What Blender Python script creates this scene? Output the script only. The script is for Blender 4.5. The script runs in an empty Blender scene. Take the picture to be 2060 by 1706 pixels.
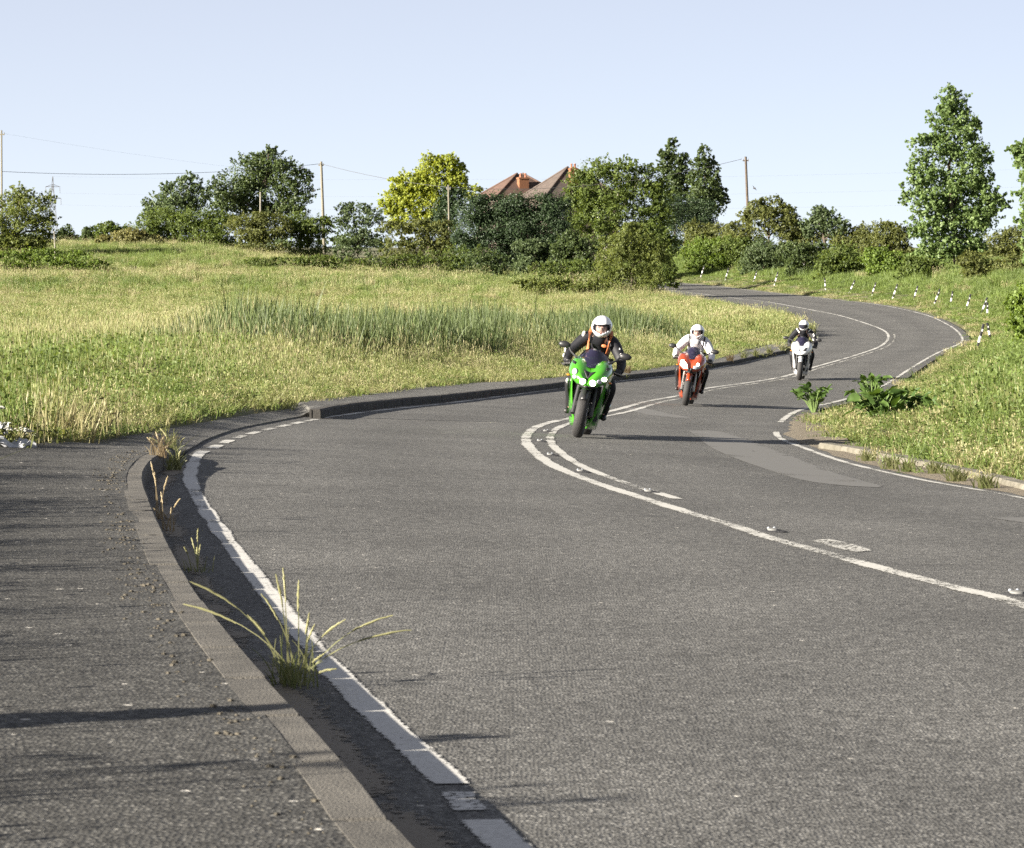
import bpy, math, random
import numpy as np
from mathutils import Vector, Matrix, Euler

# ------------------------------------------------------------------ camera, world, sun, exposure
SC = bpy.context.scene
COL = SC.collection
F, CX, YH = 6400.0, 1030.0, 490.0        # focal length, centre column and eye-level row of the 2060x1706 photograph
EYE = 1.5
cam_d = bpy.data.cameras.new('camera')
cam = bpy.data.objects.new('camera', cam_d)
COL.objects.link(cam)
cam.location = (0, 0, EYE)
cam.rotation_euler = (math.radians(90), 0, 0)
cam_d.sensor_width = 36.0
cam_d.lens = 36.0 * F / 2060.0
cam_d.shift_y = -(853.0 - YH) / 2060.0
cam_d.clip_start = 0.2
cam_d.clip_end = 6000
cam_d.dof.use_dof = True
cam_d.dof.focus_distance = 40.0
cam_d.dof.aperture_fstop = 18.0
SC.camera = cam

SUN_EL = math.radians(17.5)
SUN_AZ_BACK = math.radians(27.0)        # the sun stands to the left, this far behind the line of sight's perpendicular
to_sun = Vector((-math.cos(SUN_AZ_BACK) * math.cos(SUN_EL), -math.sin(SUN_AZ_BACK) * math.cos(SUN_EL), math.sin(SUN_EL)))
world = bpy.data.worlds.new("World")
SC.world = world
world.use_nodes = True
wn = world.node_tree.nodes
wl = world.node_tree.links
wn.clear()
w_out = wn.new('ShaderNodeOutputWorld')
w_bg = wn.new('ShaderNodeBackground')
w_sky = wn.new('ShaderNodeTexSky')
w_sky.sky_type = 'NISHITA'
w_sky.sun_disc = False
w_sky.sun_elevation = SUN_EL
w_sky.sun_rotation = math.atan2(to_sun.x, to_sun.y)
w_sky.altitude = 0
w_sky.air_density = 0.5
w_sky.dust_density = 0.0
w_sky.ozone_density = 4.0
w_bg.inputs['Strength'].default_value = 0.1
# thin summer haze evens the clear sky out: part of the blue plus a pale veil over the whole dome
w_ma = wn.new('ShaderNodeVectorMath')
w_ma.operation = 'MULTIPLY_ADD'
w_ma.inputs[1].default_value = (0.10, 0.10, 0.10)
w_geo = wn.new('ShaderNodeTexCoord')            # the veil thins from the horizon to the zenith, as haze does
w_sep = wn.new('ShaderNodeSeparateXYZ')
w_abs = wn.new('ShaderNodeMath'); w_abs.operation = 'ABSOLUTE'
w_den = wn.new('ShaderNodeMath'); w_den.operation = 'MULTIPLY_ADD'; w_den.inputs[1].default_value = 2.2; w_den.inputs[2].default_value = 1.0
w_inv = wn.new('ShaderNodeMath'); w_inv.operation = 'DIVIDE'; w_inv.inputs[0].default_value = 1.0
w_veil = wn.new('ShaderNodeVectorMath'); w_veil.operation = 'SCALE'
w_veil.inputs[0].default_value = (1.56, 1.575, 1.68)
wl.new(w_geo.outputs['Generated'], w_sep.inputs[0])
wl.new(w_sep.outputs['Z'], w_abs.inputs[0])
wl.new(w_abs.outputs[0], w_den.inputs[0])
wl.new(w_den.outputs[0], w_inv.inputs[1])
wl.new(w_inv.outputs[0], w_veil.inputs['Scale'])
wl.new(w_veil.outputs[0], w_ma.inputs[2])
wl.new(w_sky.outputs[0], w_ma.inputs[0])
wl.new(w_ma.outputs[0], w_bg.inputs[0])
wl.new(w_bg.outputs[0], w_out.inputs[0])

sun_d = bpy.data.lights.new('sun', 'SUN')
sun_d.energy = 5.0
sun_d.angle = math.radians(0.5)
sun_d.color = (1.0, 0.92, 0.80)
sun = bpy.data.objects.new('sun', sun_d)
COL.objects.link(sun)
sun.location = (-30, -12, 20)
sun.rotation_euler = (-to_sun).to_track_quat('-Z', 'Y').to_euler()

SC.view_settings.view_transform = 'Standard'
SC.view_settings.look = 'None'
SC.view_settings.gamma = 1.0
SC.view_settings.use_curve_mapping = False
SC.view_settings.exposure = 2.16
SC.cycles.max_bounces = 6
SC.cycles.transparent_max_bounces = 8
SC.cycles.use_denoising = False
SC.cycles.sample_clamp_indirect = 6.0

RNG = np.random.default_rng(7)
random.seed(7)

# ------------------------------------------------------------------ helpers: materials
def mat(name, col, rough=0.7, var=0.0, scale=8.0, metal=0.0, bump=0.0, bscale=None, spec=0.5, coat=0.0, col2=None):
    m = bpy.data.materials.new(name)
    m.use_nodes = True
    nt = m.node_tree
    b = nt.nodes['Principled BSDF']
    b.inputs['Base Color'].default_value = (*col, 1)
    b.inputs['Roughness'].default_value = rough
    b.inputs['Metallic'].default_value = metal
    b.inputs['Specular IOR Level'].default_value = spec
    b.inputs['Coat Weight'].default_value = coat
    b.inputs['Coat Roughness'].default_value = 0.06
    if var > 0 or bump > 0 or col2:
        tc = nt.nodes.new('ShaderNodeTexCoord')
        nz = nt.nodes.new('ShaderNodeTexNoise')
        nz.inputs['Scale'].default_value = scale
        nz.inputs['Detail'].default_value = 5
        nt.links.new(tc.outputs['Object'], nz.inputs['Vector'])
        if var > 0 or col2:
            mr = nt.nodes.new('ShaderNodeMapRange')
            mr.inputs['From Min'].default_value = 0.3
            mr.inputs['From Max'].default_value = 0.7
            nt.links.new(nz.outputs['Fac'], mr.inputs['Value'])
            mx = nt.nodes.new('ShaderNodeMix')
            mx.data_type = 'RGBA'
            c2 = col2 if col2 else tuple(c * (1 - var) for c in col)
            c1 = col if col2 else tuple(min(1, c * (1 + var)) for c in col)
            mx.inputs[6].default_value = (*c2, 1)
            mx.inputs[7].default_value = (*c1, 1)
            nt.links.new(mr.outputs['Result'], mx.inputs[0])
            nt.links.new(mx.outputs[2], b.inputs['Base Color'])
        if bump > 0:
            nb = nt.nodes.new('ShaderNodeTexNoise')
            nb.inputs['Scale'].default_value = bscale or scale * 4
            nb.inputs['Detail'].default_value = 6
            nt.links.new(tc.outputs['Object'], nb.inputs['Vector'])
            bp = nt.nodes.new('ShaderNodeBump')
            bp.inputs['Strength'].default_value = bump
            bp.inputs['Distance'].default_value = 0.02
            nt.links.new(nb.outputs['Fac'], bp.inputs['Height'])
            nt.links.new(bp.outputs['Normal'], b.inputs['Normal'])
    return m

def emit_mat(name, col, strength):
    m = bpy.data.materials.new(name)
    m.use_nodes = True
    b = m.node_tree.nodes['Principled BSDF']
    b.inputs['Base Color'].default_value = (*col, 1)
    b.inputs['Emission Color'].default_value = (*col, 1)
    b.inputs['Emission Strength'].default_value = strength
    b.inputs['Roughness'].default_value = 0.1
    return m

def leaf_mat(name, dark, light, trans=0.35, rough=0.55):
    """Leaves and blades: colour varies leaf by leaf through the mesh attribute 'tint'."""
    m = bpy.data.materials.new(name)
    m.use_nodes = True
    nt = m.node_tree
    for n in list(nt.nodes):
        nt.nodes.remove(n)
    out = nt.nodes.new('ShaderNodeOutputMaterial')
    at = nt.nodes.new('ShaderNodeAttribute')
    at.attribute_name = 'tint'
    mx = nt.nodes.new('ShaderNodeMix')
    mx.data_type = 'RGBA'
    mx.inputs[6].default_value = (*dark, 1)
    mx.inputs[7].default_value = (*light, 1)
    nt.links.new(at.outputs['Fac'], mx.inputs[0])
    p = nt.nodes.new('ShaderNodeBsdfPrincipled')
    p.inputs['Roughness'].default_value = rough
    p.inputs['Specular IOR Level'].default_value = 0.35
    nt.links.new(mx.outputs[2], p.inputs['Base Color'])
    tr = nt.nodes.new('ShaderNodeBsdfTranslucent')
    hs = nt.nodes.new('ShaderNodeHueSaturation')
    hs.inputs['Hue'].default_value = 0.485
    hs.inputs['Saturation'].default_value = 1.15
    hs.inputs['Value'].default_value = 1.25
    nt.links.new(mx.outputs[2], hs.inputs['Color'])
    nt.links.new(hs.outputs[0], tr.inputs['Color'])
    ms = nt.nodes.new('ShaderNodeMixShader')
    ms.inputs[0].default_value = trans
    nt.links.new(p.outputs[0], ms.inputs[1])
    nt.links.new(tr.outputs[0], ms.inputs[2])
    nt.links.new(ms.outputs[0], out.inputs['Surface'])
    return m

# ------------------------------------------------------------------ helpers: meshes and objects
class MB:
    """Collects shapes, then links them as ONE mesh object."""
    def __init__(self):
        self.v = []
        self.f = []
    def add(self, verts, faces):
        o = len(self.v)
        self.v += [tuple(p) for p in verts]
        self.f += [tuple(i + o for i in f) for f in faces]
        return self
    def box(self, c, s, rot=None, taper=1.0):
        x, y, z = (d / 2 for d in s)
        P = [Vector((sx * x * (taper if sz > 0 else 1), sy * y * (taper if sz > 0 else 1), sz * z)) for sz in (-1, 1) for sy in (-1, 1) for sx in (-1, 1)]
        if rot is not None:
            R = Euler(rot).to_matrix()
            P = [R @ p for p in P]
        c = Vector(c)
        return self.add([p + c for p in P], [(0, 2, 3, 1), (4, 5, 7, 6), (0, 1, 5, 4), (2, 6, 7, 3), (0, 4, 6, 2), (1, 3, 7, 5)])
    def tube(self, path, rad, n=8, cap=True, flat=1.0):
        path = [Vector(p) for p in path]
        if not hasattr(rad, '__len__'):
            rad = [rad] * len(path)
        up = Vector((0, 0, 1))
        V = []
        for i, p in enumerate(path):
            d = (path[min(i + 1, len(path) - 1)] - path[max(i - 1, 0)]).normalized()
            a = d.cross(up)
            if a.length < 0.05:
                a = d.cross(Vector((0, 1, 0)))
            a.normalize()
            b = d.cross(a)
            V += [p + (a * math.cos(t) + b * math.sin(t) * flat) * rad[i] for t in [2 * math.pi * k / n for k in range(n)]]
        Fc = []
        for i in range(len(path) - 1):
            for k in range(n):
                Fc.append((i * n + k, i * n + (k + 1) % n, (i + 1) * n + (k + 1) % n, (i + 1) * n + k))
        if cap:
            Fc += [tuple(range(n))[::-1], tuple((len(path) - 1) * n + k for k in range(n))]
        return self.add(V, Fc)
    def lathe(self, prof, n=24, axis='x', c=(0, 0, 0), closed=False):
        """prof: (radius, height along the axis)"""
        c = Vector(c)
        V = []
        for r, h in prof:
            for k in range(n):
                t = 2 * math.pi * k / n
                a, b = r * math.cos(t), r * math.sin(t)
                V.append(c + Vector({'x': (h, a, b), 'y': (a, h, b), 'z': (a, b, h)}[axis]))
        m = len(prof)
        Fc = []
        for i in range(m if closed else m - 1):
            j = (i + 1) % m
            for k in range(n):
                Fc.append((i * n + k, i * n + (k + 1) % n, j * n + (k + 1) % n, j * n + k))
        if not closed:
            Fc += [tuple(range(n))[::-1], tuple((m - 1) * n + k for k in range(n))]
        return self.add(V, Fc)
    def loft(self, secs, close=True, caps=(True, True)):
        n = len(secs[0])
        V = [p for s in secs for p in s]
        Fc = []
        for i in range(len(secs) - 1):
            for k in range(n if close else n - 1):
                Fc.append((i * n + k, i * n + (k + 1) % n, (i + 1) * n + (k + 1) % n, (i + 1) * n + k))
        if caps[0]:
            Fc.append(tuple(range(n))[::-1])
        if caps[1]:
            Fc.append(tuple((len(secs) - 1) * n + k for k in range(n)))
        return self.add(V, Fc)
    def ball(self, c, r, nu=12, nv=8):
        if not hasattr(r, '__len__'):
            r = (r, r, r)
        secs = []
        for j in range(nv + 1):
            ph = math.pi * (j + 0.02) / (nv + 0.04)
            secs.append([(c[0] + r[0] * math.sin(ph) * math.cos(2 * math.pi * k / nu), c[1] + r[1] * math.sin(ph) * math.sin(2 * math.pi * k / nu),
                          c[2] + r[2] * math.cos(ph)) for k in range(nu)])
        return self.loft(secs)
    def build(self, name, material, parent=None, smooth=True, angle=40, solid=0.0, subsurf=0):
        me = bpy.data.meshes.new(name)
        me.from_pydata(self.v, [], self.f)
        me.materials.append(material)
        me.validate()
        import bmesh
        bm = bmesh.new()
        bm.from_mesh(me)
        bmesh.ops.recalc_face_normals(bm, faces=bm.faces)
        bm.to_mesh(me)
        bm.free()
        if smooth:
            me.shade_smooth()
            me.set_sharp_from_angle(angle=math.radians(angle))
        o = bpy.data.objects.new(name, me)
        COL.objects.link(o)
        if parent is not None:
            o.parent = parent
        if solid:
            s = o.modifiers.new('thick', 'SOLIDIFY')
            s.thickness = solid
            s.offset = 0
        if subsurf:
            s = o.modifiers.new('sub', 'SUBSURF')
            s.levels = subsurf
            s.render_levels = subsurf
        return o

def mesh_np(name, V, Q, material, parent=None, smooth=False, attrs=None):
    """V (n,3), Q (m,k) arrays -> one object, quickly"""
    me = bpy.data.meshes.new(name)
    V = np.asarray(V, np.float32)
    Q = np.asarray(Q, np.int32)
    k = Q.shape[1]
    me.vertices.add(len(V))
    me.vertices.foreach_set('co', V.ravel())
    me.loops.add(Q.size)
    me.loops.foreach_set('vertex_index', Q.ravel())
    me.polygons.add(len(Q))
    me.polygons.foreach_set('loop_start', np.arange(0, Q.size, k, dtype=np.int32))
    me.polygons.foreach_set('loop_total', np.full(len(Q), k, np.int32))
    if smooth:
        me.polygons.foreach_set('use_smooth', np.ones(len(Q), bool))
    for an, arr in (attrs or {}).items():
        a = me.attributes.new(an, 'FLOAT', 'POINT')
        a.data.foreach_set('value', np.asarray(arr, np.float32))
    me.update(calc_edges=True)
    me.validate()
    if material:
        me.materials.append(material)
    o = bpy.data.objects.new(name, me)
    COL.objects.link(o)
    if parent is not None:
        o.parent = parent
    return o

def tag(o, label=None, cat=None, group=None, kind=None):
    if label: o['label'] = label
    if cat: o['category'] = cat
    if group: o['group'] = group
    if kind: o['kind'] = kind
    return o

def empty(name, loc, rot=(0, 0, 0), label=None, cat=None, group=None):
    o = bpy.data.objects.new(name, None)
    COL.objects.link(o)
    o.empty_display_size = 0.2
    o.location = loc
    o.rotation_euler = rot
    return tag(o, label, cat, group)

def copy_tree(o, parent=None):
    c = o.copy()
    COL.objects.link(c)
    c.parent = parent
    for ch in list(o.children):
        copy_tree(ch, c)
    return c

# ------------------------------------------------------------------ the lie of the land
# drop of the road below eye level, by distance (camera stands on a rise, the road runs down to a plain)
HZ = np.array([[1.0, 1.46], [4.0, 1.47], [7.9, 1.50], [14.9, 1.65], [36.2, 2.22], [53.3, 2.72], [72.7, 3.13], [95, 3.62], [118, 3.92],
               [145, 3.98], [175, 3.88], [217, 3.42], [278, 2.95], [400, 3.0], [900, 3.4], [6000, 4.0]])
def _pchip(x, xs, ys):
    h = np.diff(xs); d = np.diff(ys) / h
    m = np.zeros_like(ys)
    for i in range(1, len(xs) - 1):
        if d[i - 1] * d[i] > 0:
            w1, w2 = 2 * h[i] + h[i - 1], h[i] + 2 * h[i - 1]
            m[i] = (w1 + w2) / (w1 / d[i - 1] + w2 / d[i])
    m[0], m[-1] = d[0], d[-1]
    x = np.clip(x, xs[0], xs[-1])
    i = np.clip(np.searchsorted(xs, x) - 1, 0, len(xs) - 2)
    t = (x - xs[i]) / h[i]
    return ((2*t**3 - 3*t**2 + 1) * ys[i] + (t**3 - 2*t**2 + t) * h[i] * m[i] + (-2*t**3 + 3*t**2) * ys[i+1] + (t**3 - t**2) * h[i] * m[i+1])
def sstep(x, a, b):
    t = np.clip((np.asarray(x, float) - a) / (b - a), 0, 1)
    return t * t * (3 - 2 * t)
def road_z(X, Y):
    """height of the carriageway's (extended) surface; the bend is banked, lower to the right"""
    X = np.asarray(X, float); Y = np.asarray(Y, float)
    bank = 0.012 + 0.033 * sstep(Y, 12, 28) * (1 - sstep(Y, 75, 120))
    bank = bank * (1 - sstep(Y, 110, 160))
    return EYE - _pchip(Y, HZ[:, 0], HZ[:, 1]) - bank * (np.clip(X, -6, 8) - 0.75)
def ground_pt(px, py, dh=0.0, zf=None, ymin=4.0, ymax=330.0):
    """point of the land seen at pixel (px, py) of the photograph"""
    zf = zf or road_z
    px = np.atleast_1d(np.asarray(px, float)); py = np.atleast_1d(np.asarray(py, float))
    lo = np.full(px.shape, ymin); hi = np.full(px.shape, ymax)
    for _ in range(46):
        mid = (lo + hi) / 2
        z = zf((px - CX) / F * mid, mid) + dh
        row = YH + F * (EYE - z) / mid
        far = row < py
        hi = np.where(far, mid, hi); lo = np.where(far, lo, mid)
    Y = (lo + hi) / 2
    X = (px - CX) / F * Y
    return np.stack([X, Y], -1)
def at(px, py, Y):
    """point at distance Y seen at pixel (px, py)"""
    return Vector(((px - CX) / F * Y, Y, EYE - (py - YH) / F * Y))
def smooth_line(P, step):
    """Catmull-Rom through P, resampled evenly"""
    P = np.asarray(P, float)
    Q = np.vstack([2 * P[0] - P[1], P, 2 * P[-1] - P[-2]])
    out = []
    for i in range(1, len(Q) - 2):
        a, b, c, d = Q[i-1], Q[i], Q[i+1], Q[i+2]
        n = max(4, int(np.linalg.norm(c - b) / step * 3))
        for t in np.linspace(0, 1, n, endpoint=False):
            out.append(0.5 * (2*b + (c - a)*t + (2*a - 5*b + 4*c - d)*t*t + (3*b - a - 3*c + d)*t**3))
    out.append(P[-1])
    out = np.array(out)
    s = np.concatenate([[0], np.cumsum(np.linalg.norm(np.diff(out[:, :2], axis=0), axis=1))])
    t = np.linspace(0, s[-1], max(2, int(round(s[-1] / step)) + 1))
    return np.stack([np.interp(t, s, out[:, k]) for k in range(out.shape[1])], -1)
def offset_line(P, d):
    """d > 0: to the right of the direction of travel"""
    T = np.gradient(P[:, :2], axis=0)
    T /= np.linalg.norm(T, axis=1)[:, None] + 1e-9
    Nn = np.stack([T[:, 1], -T[:, 0]], -1)
    return P[:, :2] + Nn * (d if np.isscalar(d) else np.asarray(d)[:, None])
def in_poly(P, poly):
    x, y = P[:, 0], P[:, 1]
    inside = np.zeros(len(P), bool)
    j = len(poly) - 1
    for i in range(len(poly)):
        xi, yi = poly[i]; xj, yj = poly[j]
        c = ((yi > y) != (yj > y)) & (x < (xj - xi) * (y - yi) / (yj - yi + 1e-12) + xi)
        inside ^= c
        j = i
    return inside
def dist_line(P, L):
    """distance of points to a polyline"""
    best = np.full(len(P), 1e9)
    A, B = L[:-1, :2], L[1:, :2]
    for a, b in zip(A, B):
        ab = b - a
        t = np.clip(((P - a) @ ab) / (ab @ ab + 1e-12), 0, 1)
        d = np.hypot(P[:, 0] - a[0] - t * ab[0], P[:, 1] - a[1] - t * ab[1])
        best = np.minimum(best, d)
    return best
# ------------------------------------------------------------------ road layout (traced on the photograph, laid on the land)
def gp(L, dh=0.0):
    L = np.asarray(L, float)
    return ground_pt(L[:, 0], L[:, 1], dh)
K_near = gp([(850,1706),(760,1600),(700,1530),(610,1430),(560,1380),(480,1290),(420,1215),(375,1150),(340,1085),(310,1020),(292,975),(290,955),(297,937),(310,922),(330,911),(350,906)], 0.13)
K_near = np.vstack([[(1.9, -3.5), (0.85, 2.0)], K_near])
K_drop = gp([(385,899),(420,880),(480,860),(540,848),(620,834)], 0.02)
K_far = gp([(646,823),(700,813),(800,802),(874,796),(990,784),(1107,772),(1250,755),(1420,734),(1474,726),(1530,714),(1586,704)], 0.12)
E_apex = gp([(1640,692),(1645,682),(1635,665),(1600,648)])
FAR_L = np.array([(14.1,170),(13.7,180),(12.6,193),(10.9,203),(9.0,216),(7.2,226),(4.5,240),(0.5,258),(-6,280)])
ROAD_L = smooth_line(np.vstack([K_near, K_drop, K_far, offset_line(smooth_line(E_apex, 4), -0.35), offset_line(FAR_L, -0.3)]), 0.6)
RL = gp([(2060,1003),(1850,965),(1700,930),(1600,895),(1575,885),(1562,870),(1575,845),(1610,825)])
R_mid = np.array([(6.6,65),(8.6,76),(11.3,92.5),(14.0,108)])
RL2 = gp([(1890,708),(1932,690),(1933,675),(1910,655),(1860,633),(1780,615),(1680,603),(1560,590),(1450,577),(1345,568)])
EDGE_R = smooth_line(np.vstack([[(6.4,-3.5),(5.6,8),(4.9,18)], RL, R_mid, RL2, [(8.5,266),(2.5,284),(-5,302)]]), 0.6)
ROAD_R = offset_line(EDGE_R, 0.32)
def same_n(P, n):
    s = np.concatenate([[0], np.cumsum(np.linalg.norm(np.diff(P, axis=0), axis=1))])
    t = np.linspace(0, s[-1], n)
    return np.stack([np.interp(t, s, P[:, k]) for k in range(2)], -1)
NR = 620
rl_, rr_ = same_n(ROAD_L, NR), same_n(ROAD_R, NR)
ROAD_POLY = np.vstack([ROAD_L[::2], ROAD_R[::-2]])
CLp = gp([(2060,1219),(1926,1184),(1780,1146),(1664,1114),(1547,1082),(1470,1056),(1400,1036),(1300,1005),(1180,965),(1110,935),(1070,905),(1058,885),(1065,870),(1085,857),(1130,845),
          (1225,828),(1300,808),(1360,797),(1430,780),(1590,754),(1640,738),(1720,715),(1770,697),(1787,680),(1778,665),(1740,650),(1690,635),(1640,625),
          (1560,610),(1480,600),(1400,590),(1340,583)])
CENTRE = smooth_line(np.vstack([[(3.6,2),(2.95,9)], CLp, [(7.5,247),(3,262)]]), 0.4)
EDGE_L = smooth_line(np.vstack([[(1.2,1.5)], gp([(1010,1690),(920,1590),(690,1370),(545,1200),(430,1050),(390,985),(383,950),(400,915),(420,905),(500,874),(640,843),(700,834),(800,822),
          (960,804),(1107,784),(1250,766),(1330,758),(1426,745),(1490,730),(1588,711),(1640,692),(1645,682),(1635,665),(1600,648)]), FAR_L]), 0.3)
# the footway's back edge, and the verge side
F_out = np.vstack([[(-2.2,-3.5),(-2.5,8),(-3.3,16),(-4.6,26)], gp([(0,906),(110,890),(200,872),(320,852),(420,836),(489,825),(623,807),(757,791),(862,779),(990,770),(1107,761),(1330,739),
          (1434,722),(1490,710),(1554,692),(1586,680)], 0.11)])

# ------------------------------------------------------------------ surfaces
def asphalt(name, base, speck, light, dark, sc, patch=0.25, bump=0.5, track=False, fade=0.0):
    m = bpy.data.materials.new(name)
    m.use_nodes = True
    nt = m.node_tree
    N = nt.nodes.new
    L = nt.links.new
    b = nt.nodes['Principled BSDF']
    b.inputs['Roughness'].default_value = 0.85
    b.inputs['Specular IOR Level'].default_value = 0.3
    tc = N('ShaderNodeTexCoord')
    vo = N('ShaderNodeTexVoronoi'); vo.inputs['Scale'].default_value = sc
    L(tc.outputs['Object'], vo.inputs['Vector'])
    sep = N('ShaderNodeSeparateColor'); L(vo.outputs['Color'], sep.inputs[0])
    cr = N('ShaderNodeValToRGB')
    e = cr.color_ramp.elements
    e[0].position = 0.0; e[0].color = (*[c * dark for c in base], 1)
    e[1].position = 1.0; e[1].color = (*[c * light for c in base], 1)
    x = e.new(0.45); x.color = (*[c * 0.92 for c in base], 1)
    x = e.new(0.80); x.color = (*[c * 1.22 for c in base], 1)
    L(sep.outputs[0], cr.inputs[0])
    # large tonal patches
    nz = N('ShaderNodeTexNoise'); nz.inputs['Scale'].default_value = 0.55; nz.inputs['Detail'].default_value = 7; nz.inputs['Roughness'].default_value = 0.62
    L(tc.outputs['Object'], nz.inputs['Vector'])
    mr = N('ShaderNodeMapRange'); mr.inputs[1].default_value = 0.3; mr.inputs[2].default_value = 0.7
    mr.inputs[3].default_value = 1 - patch; mr.inputs[4].default_value = 1 + patch
    L(nz.outputs['Fac'], mr.inputs['Value'])
    n2 = N('ShaderNodeTexNoise'); n2.inputs['Scale'].default_value = 14; n2.inputs['Detail'].default_value = 6
    L(tc.outputs['Object'], n2.inputs['Vector'])
    mr2 = N('ShaderNodeMapRange'); mr2.inputs[1].default_value = 0.3; mr2.inputs[2].default_value = 0.7
    mr2.inputs[3].default_value = 0.78; mr2.inputs[4].default_value = 1.2
    L(n2.outputs['Fac'], mr2.inputs['Value'])
    mu = N('ShaderNodeMath'); mu.operation = 'MULTIPLY'; L(mr.outputs[0], mu.inputs[0]); L(mr2.outputs[0], mu.inputs[1])
    if track:      # wheel paths polished by traffic, oil darkened between them
        at_ = N('ShaderNodeAttribute'); at_.attribute_name = 'across'
        wv = N('ShaderNodeMath'); wv.operation = 'MULTIPLY'; wv.inputs[1].default_value = 8 * math.pi; L(at_.outputs['Fac'], wv.inputs[0])
        co = N('ShaderNodeMath'); co.operation = 'COSINE'; L(wv.outputs[0], co.inputs[0])
        wr = N('ShaderNodeMath'); wr.operation = 'MULTIPLY_ADD'; wr.inputs[1].default_value = -0.07; wr.inputs[2].default_value = 1.0; L(co.outputs[0], wr.inputs[0])
        n5 = N('ShaderNodeTexNoise'); n5.inputs['Scale'].default_value = 2.3; n5.inputs['Detail'].default_value = 4
        L(tc.outputs['Object'], n5.inputs['Vector'])
        m5 = N('ShaderNodeMapRange'); m5.inputs[1].default_value = 0.66; m5.inputs[2].default_value = 0.76; m5.inputs[3].default_value = 1.0; m5.inputs[4].default_value = 0.72
        L(n5.outputs['Fac'], m5.inputs['Value'])
        m6 = N('ShaderNodeMath'); m6.operation = 'MULTIPLY'; L(wr.outputs[0], m6.inputs[0]); L(m5.outputs[0], m6.inputs[1])
        m7 = N('ShaderNodeMath'); m7.operation = 'MULTIPLY'; L(mu.outputs[0], m7.inputs[0]); L(m6.outputs[0], m7.inputs[1])
        mu = m7
    vm = N('ShaderNodeVectorMath'); vm.operation = 'SCALE'; L(cr.outputs[0], vm.inputs[0]); L(mu.outputs[0], vm.inputs['Scale'])
    if fade:       # sunlit look beyond the kerb end, painted in as paler tarmac
        sx = N('ShaderNodeSeparateXYZ'); L(tc.outputs['Object'], sx.inputs[0])
        nw = N('ShaderNodeMath'); nw.operation = 'MULTIPLY_ADD'; nw.inputs[1].default_value = 9.0; L(nz.outputs['Fac'], nw.inputs[0]); L(sx.outputs['Y'], nw.inputs[2])
        fm = N('ShaderNodeMapRange'); fm.inputs[1].default_value = 26; fm.inputs[2].default_value = 38; fm.inputs[3].default_value = 1.0; fm.inputs[4].default_value = fade
        L(nw.outputs[0], fm.inputs['Value'])
        vf = N('ShaderNodeVectorMath'); vf.operation = 'SCALE'; L(vm.outputs[0], vf.inputs[0]); L(fm.outputs[0], vf.inputs['Scale'])
        vm = vf
    # scattered pale stones
    v2 = N('ShaderNodeTexVoronoi'); v2.inputs['Scale'].default_value = sc * 0.33
    L(tc.outputs['Object'], v2.inputs['Vector'])
    s2 = N('ShaderNodeSeparateColor'); L(v2.outputs['Color'], s2.inputs[0])
    gt = N('ShaderNodeMath'); gt.operation = 'GREATER_THAN'; gt.inputs[1].default_value = 1 - speck; L(s2.outputs[1], gt.inputs[0])
    lt = N('ShaderNodeMath'); lt.operation = 'LESS_THAN'; lt.inputs[1].default_value = 0.34; L(v2.outputs['Distance'], lt.inputs[0])
    an = N('ShaderNodeMath'); an.operation = 'MULTIPLY'; L(gt.outputs[0], an.inputs[0]); L(lt.outputs[0], an.inputs[1])
    mx = N('ShaderNodeMix'); mx.data_type = 'RGBA'; L(an.outputs[0], mx.inputs[0]); L(vm.outputs[0], mx.inputs[6]); mx.inputs[7].default_value = (0.42, 0.40, 0.36, 1)
    L(mx.outputs[2], b.inputs['Base Color'])
    bp = N('ShaderNodeBump'); bp.inputs['Strength'].default_value = bump; bp.inputs['Distance'].default_value = 0.006
    L(vo.outputs['Distance'], bp.inputs['Height']); L(bp.outputs['Normal'], b.inputs['Normal'])
    return m
M_road = asphalt('road_asphalt', (0.0945, 0.0925, 0.0865), 0.003, 2.1, 0.36, 82, patch=0.20, bump=0.8, track=True)
M_foot = asphalt('footway_asphalt', (0.054, 0.0525, 0.048), 0.010, 2.6, 0.35, 70, patch=0.25, bump=0.8, fade=2.0)
M_grit = mat('grit', (0.20, 0.165, 0.115), 0.95, col2=(0.09, 0.075, 0.05), scale=22, bump=0.9, bscale=90)
M_soil = mat('soil', (0.125, 0.115, 0.05), 0.95, col2=(0.075, 0.08, 0.03), scale=1.2, bump=0.6, bscale=8)
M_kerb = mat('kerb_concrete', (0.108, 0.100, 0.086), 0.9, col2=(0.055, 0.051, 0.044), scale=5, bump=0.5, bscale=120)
M_kerb_far = mat('shaded_kerb_concrete', (0.046, 0.042, 0.037), 0.9, col2=(0.026, 0.024, 0.021), scale=5, bump=0.5, bscale=120)  # darker copy of the kerb concrete: shade on the far kerb painted in
M_kerb2 = mat('pale_kerb_concrete', (0.17, 0.155, 0.125), 0.9, col2=(0.085, 0.078, 0.055), scale=6, bump=0.5, bscale=100)

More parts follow.
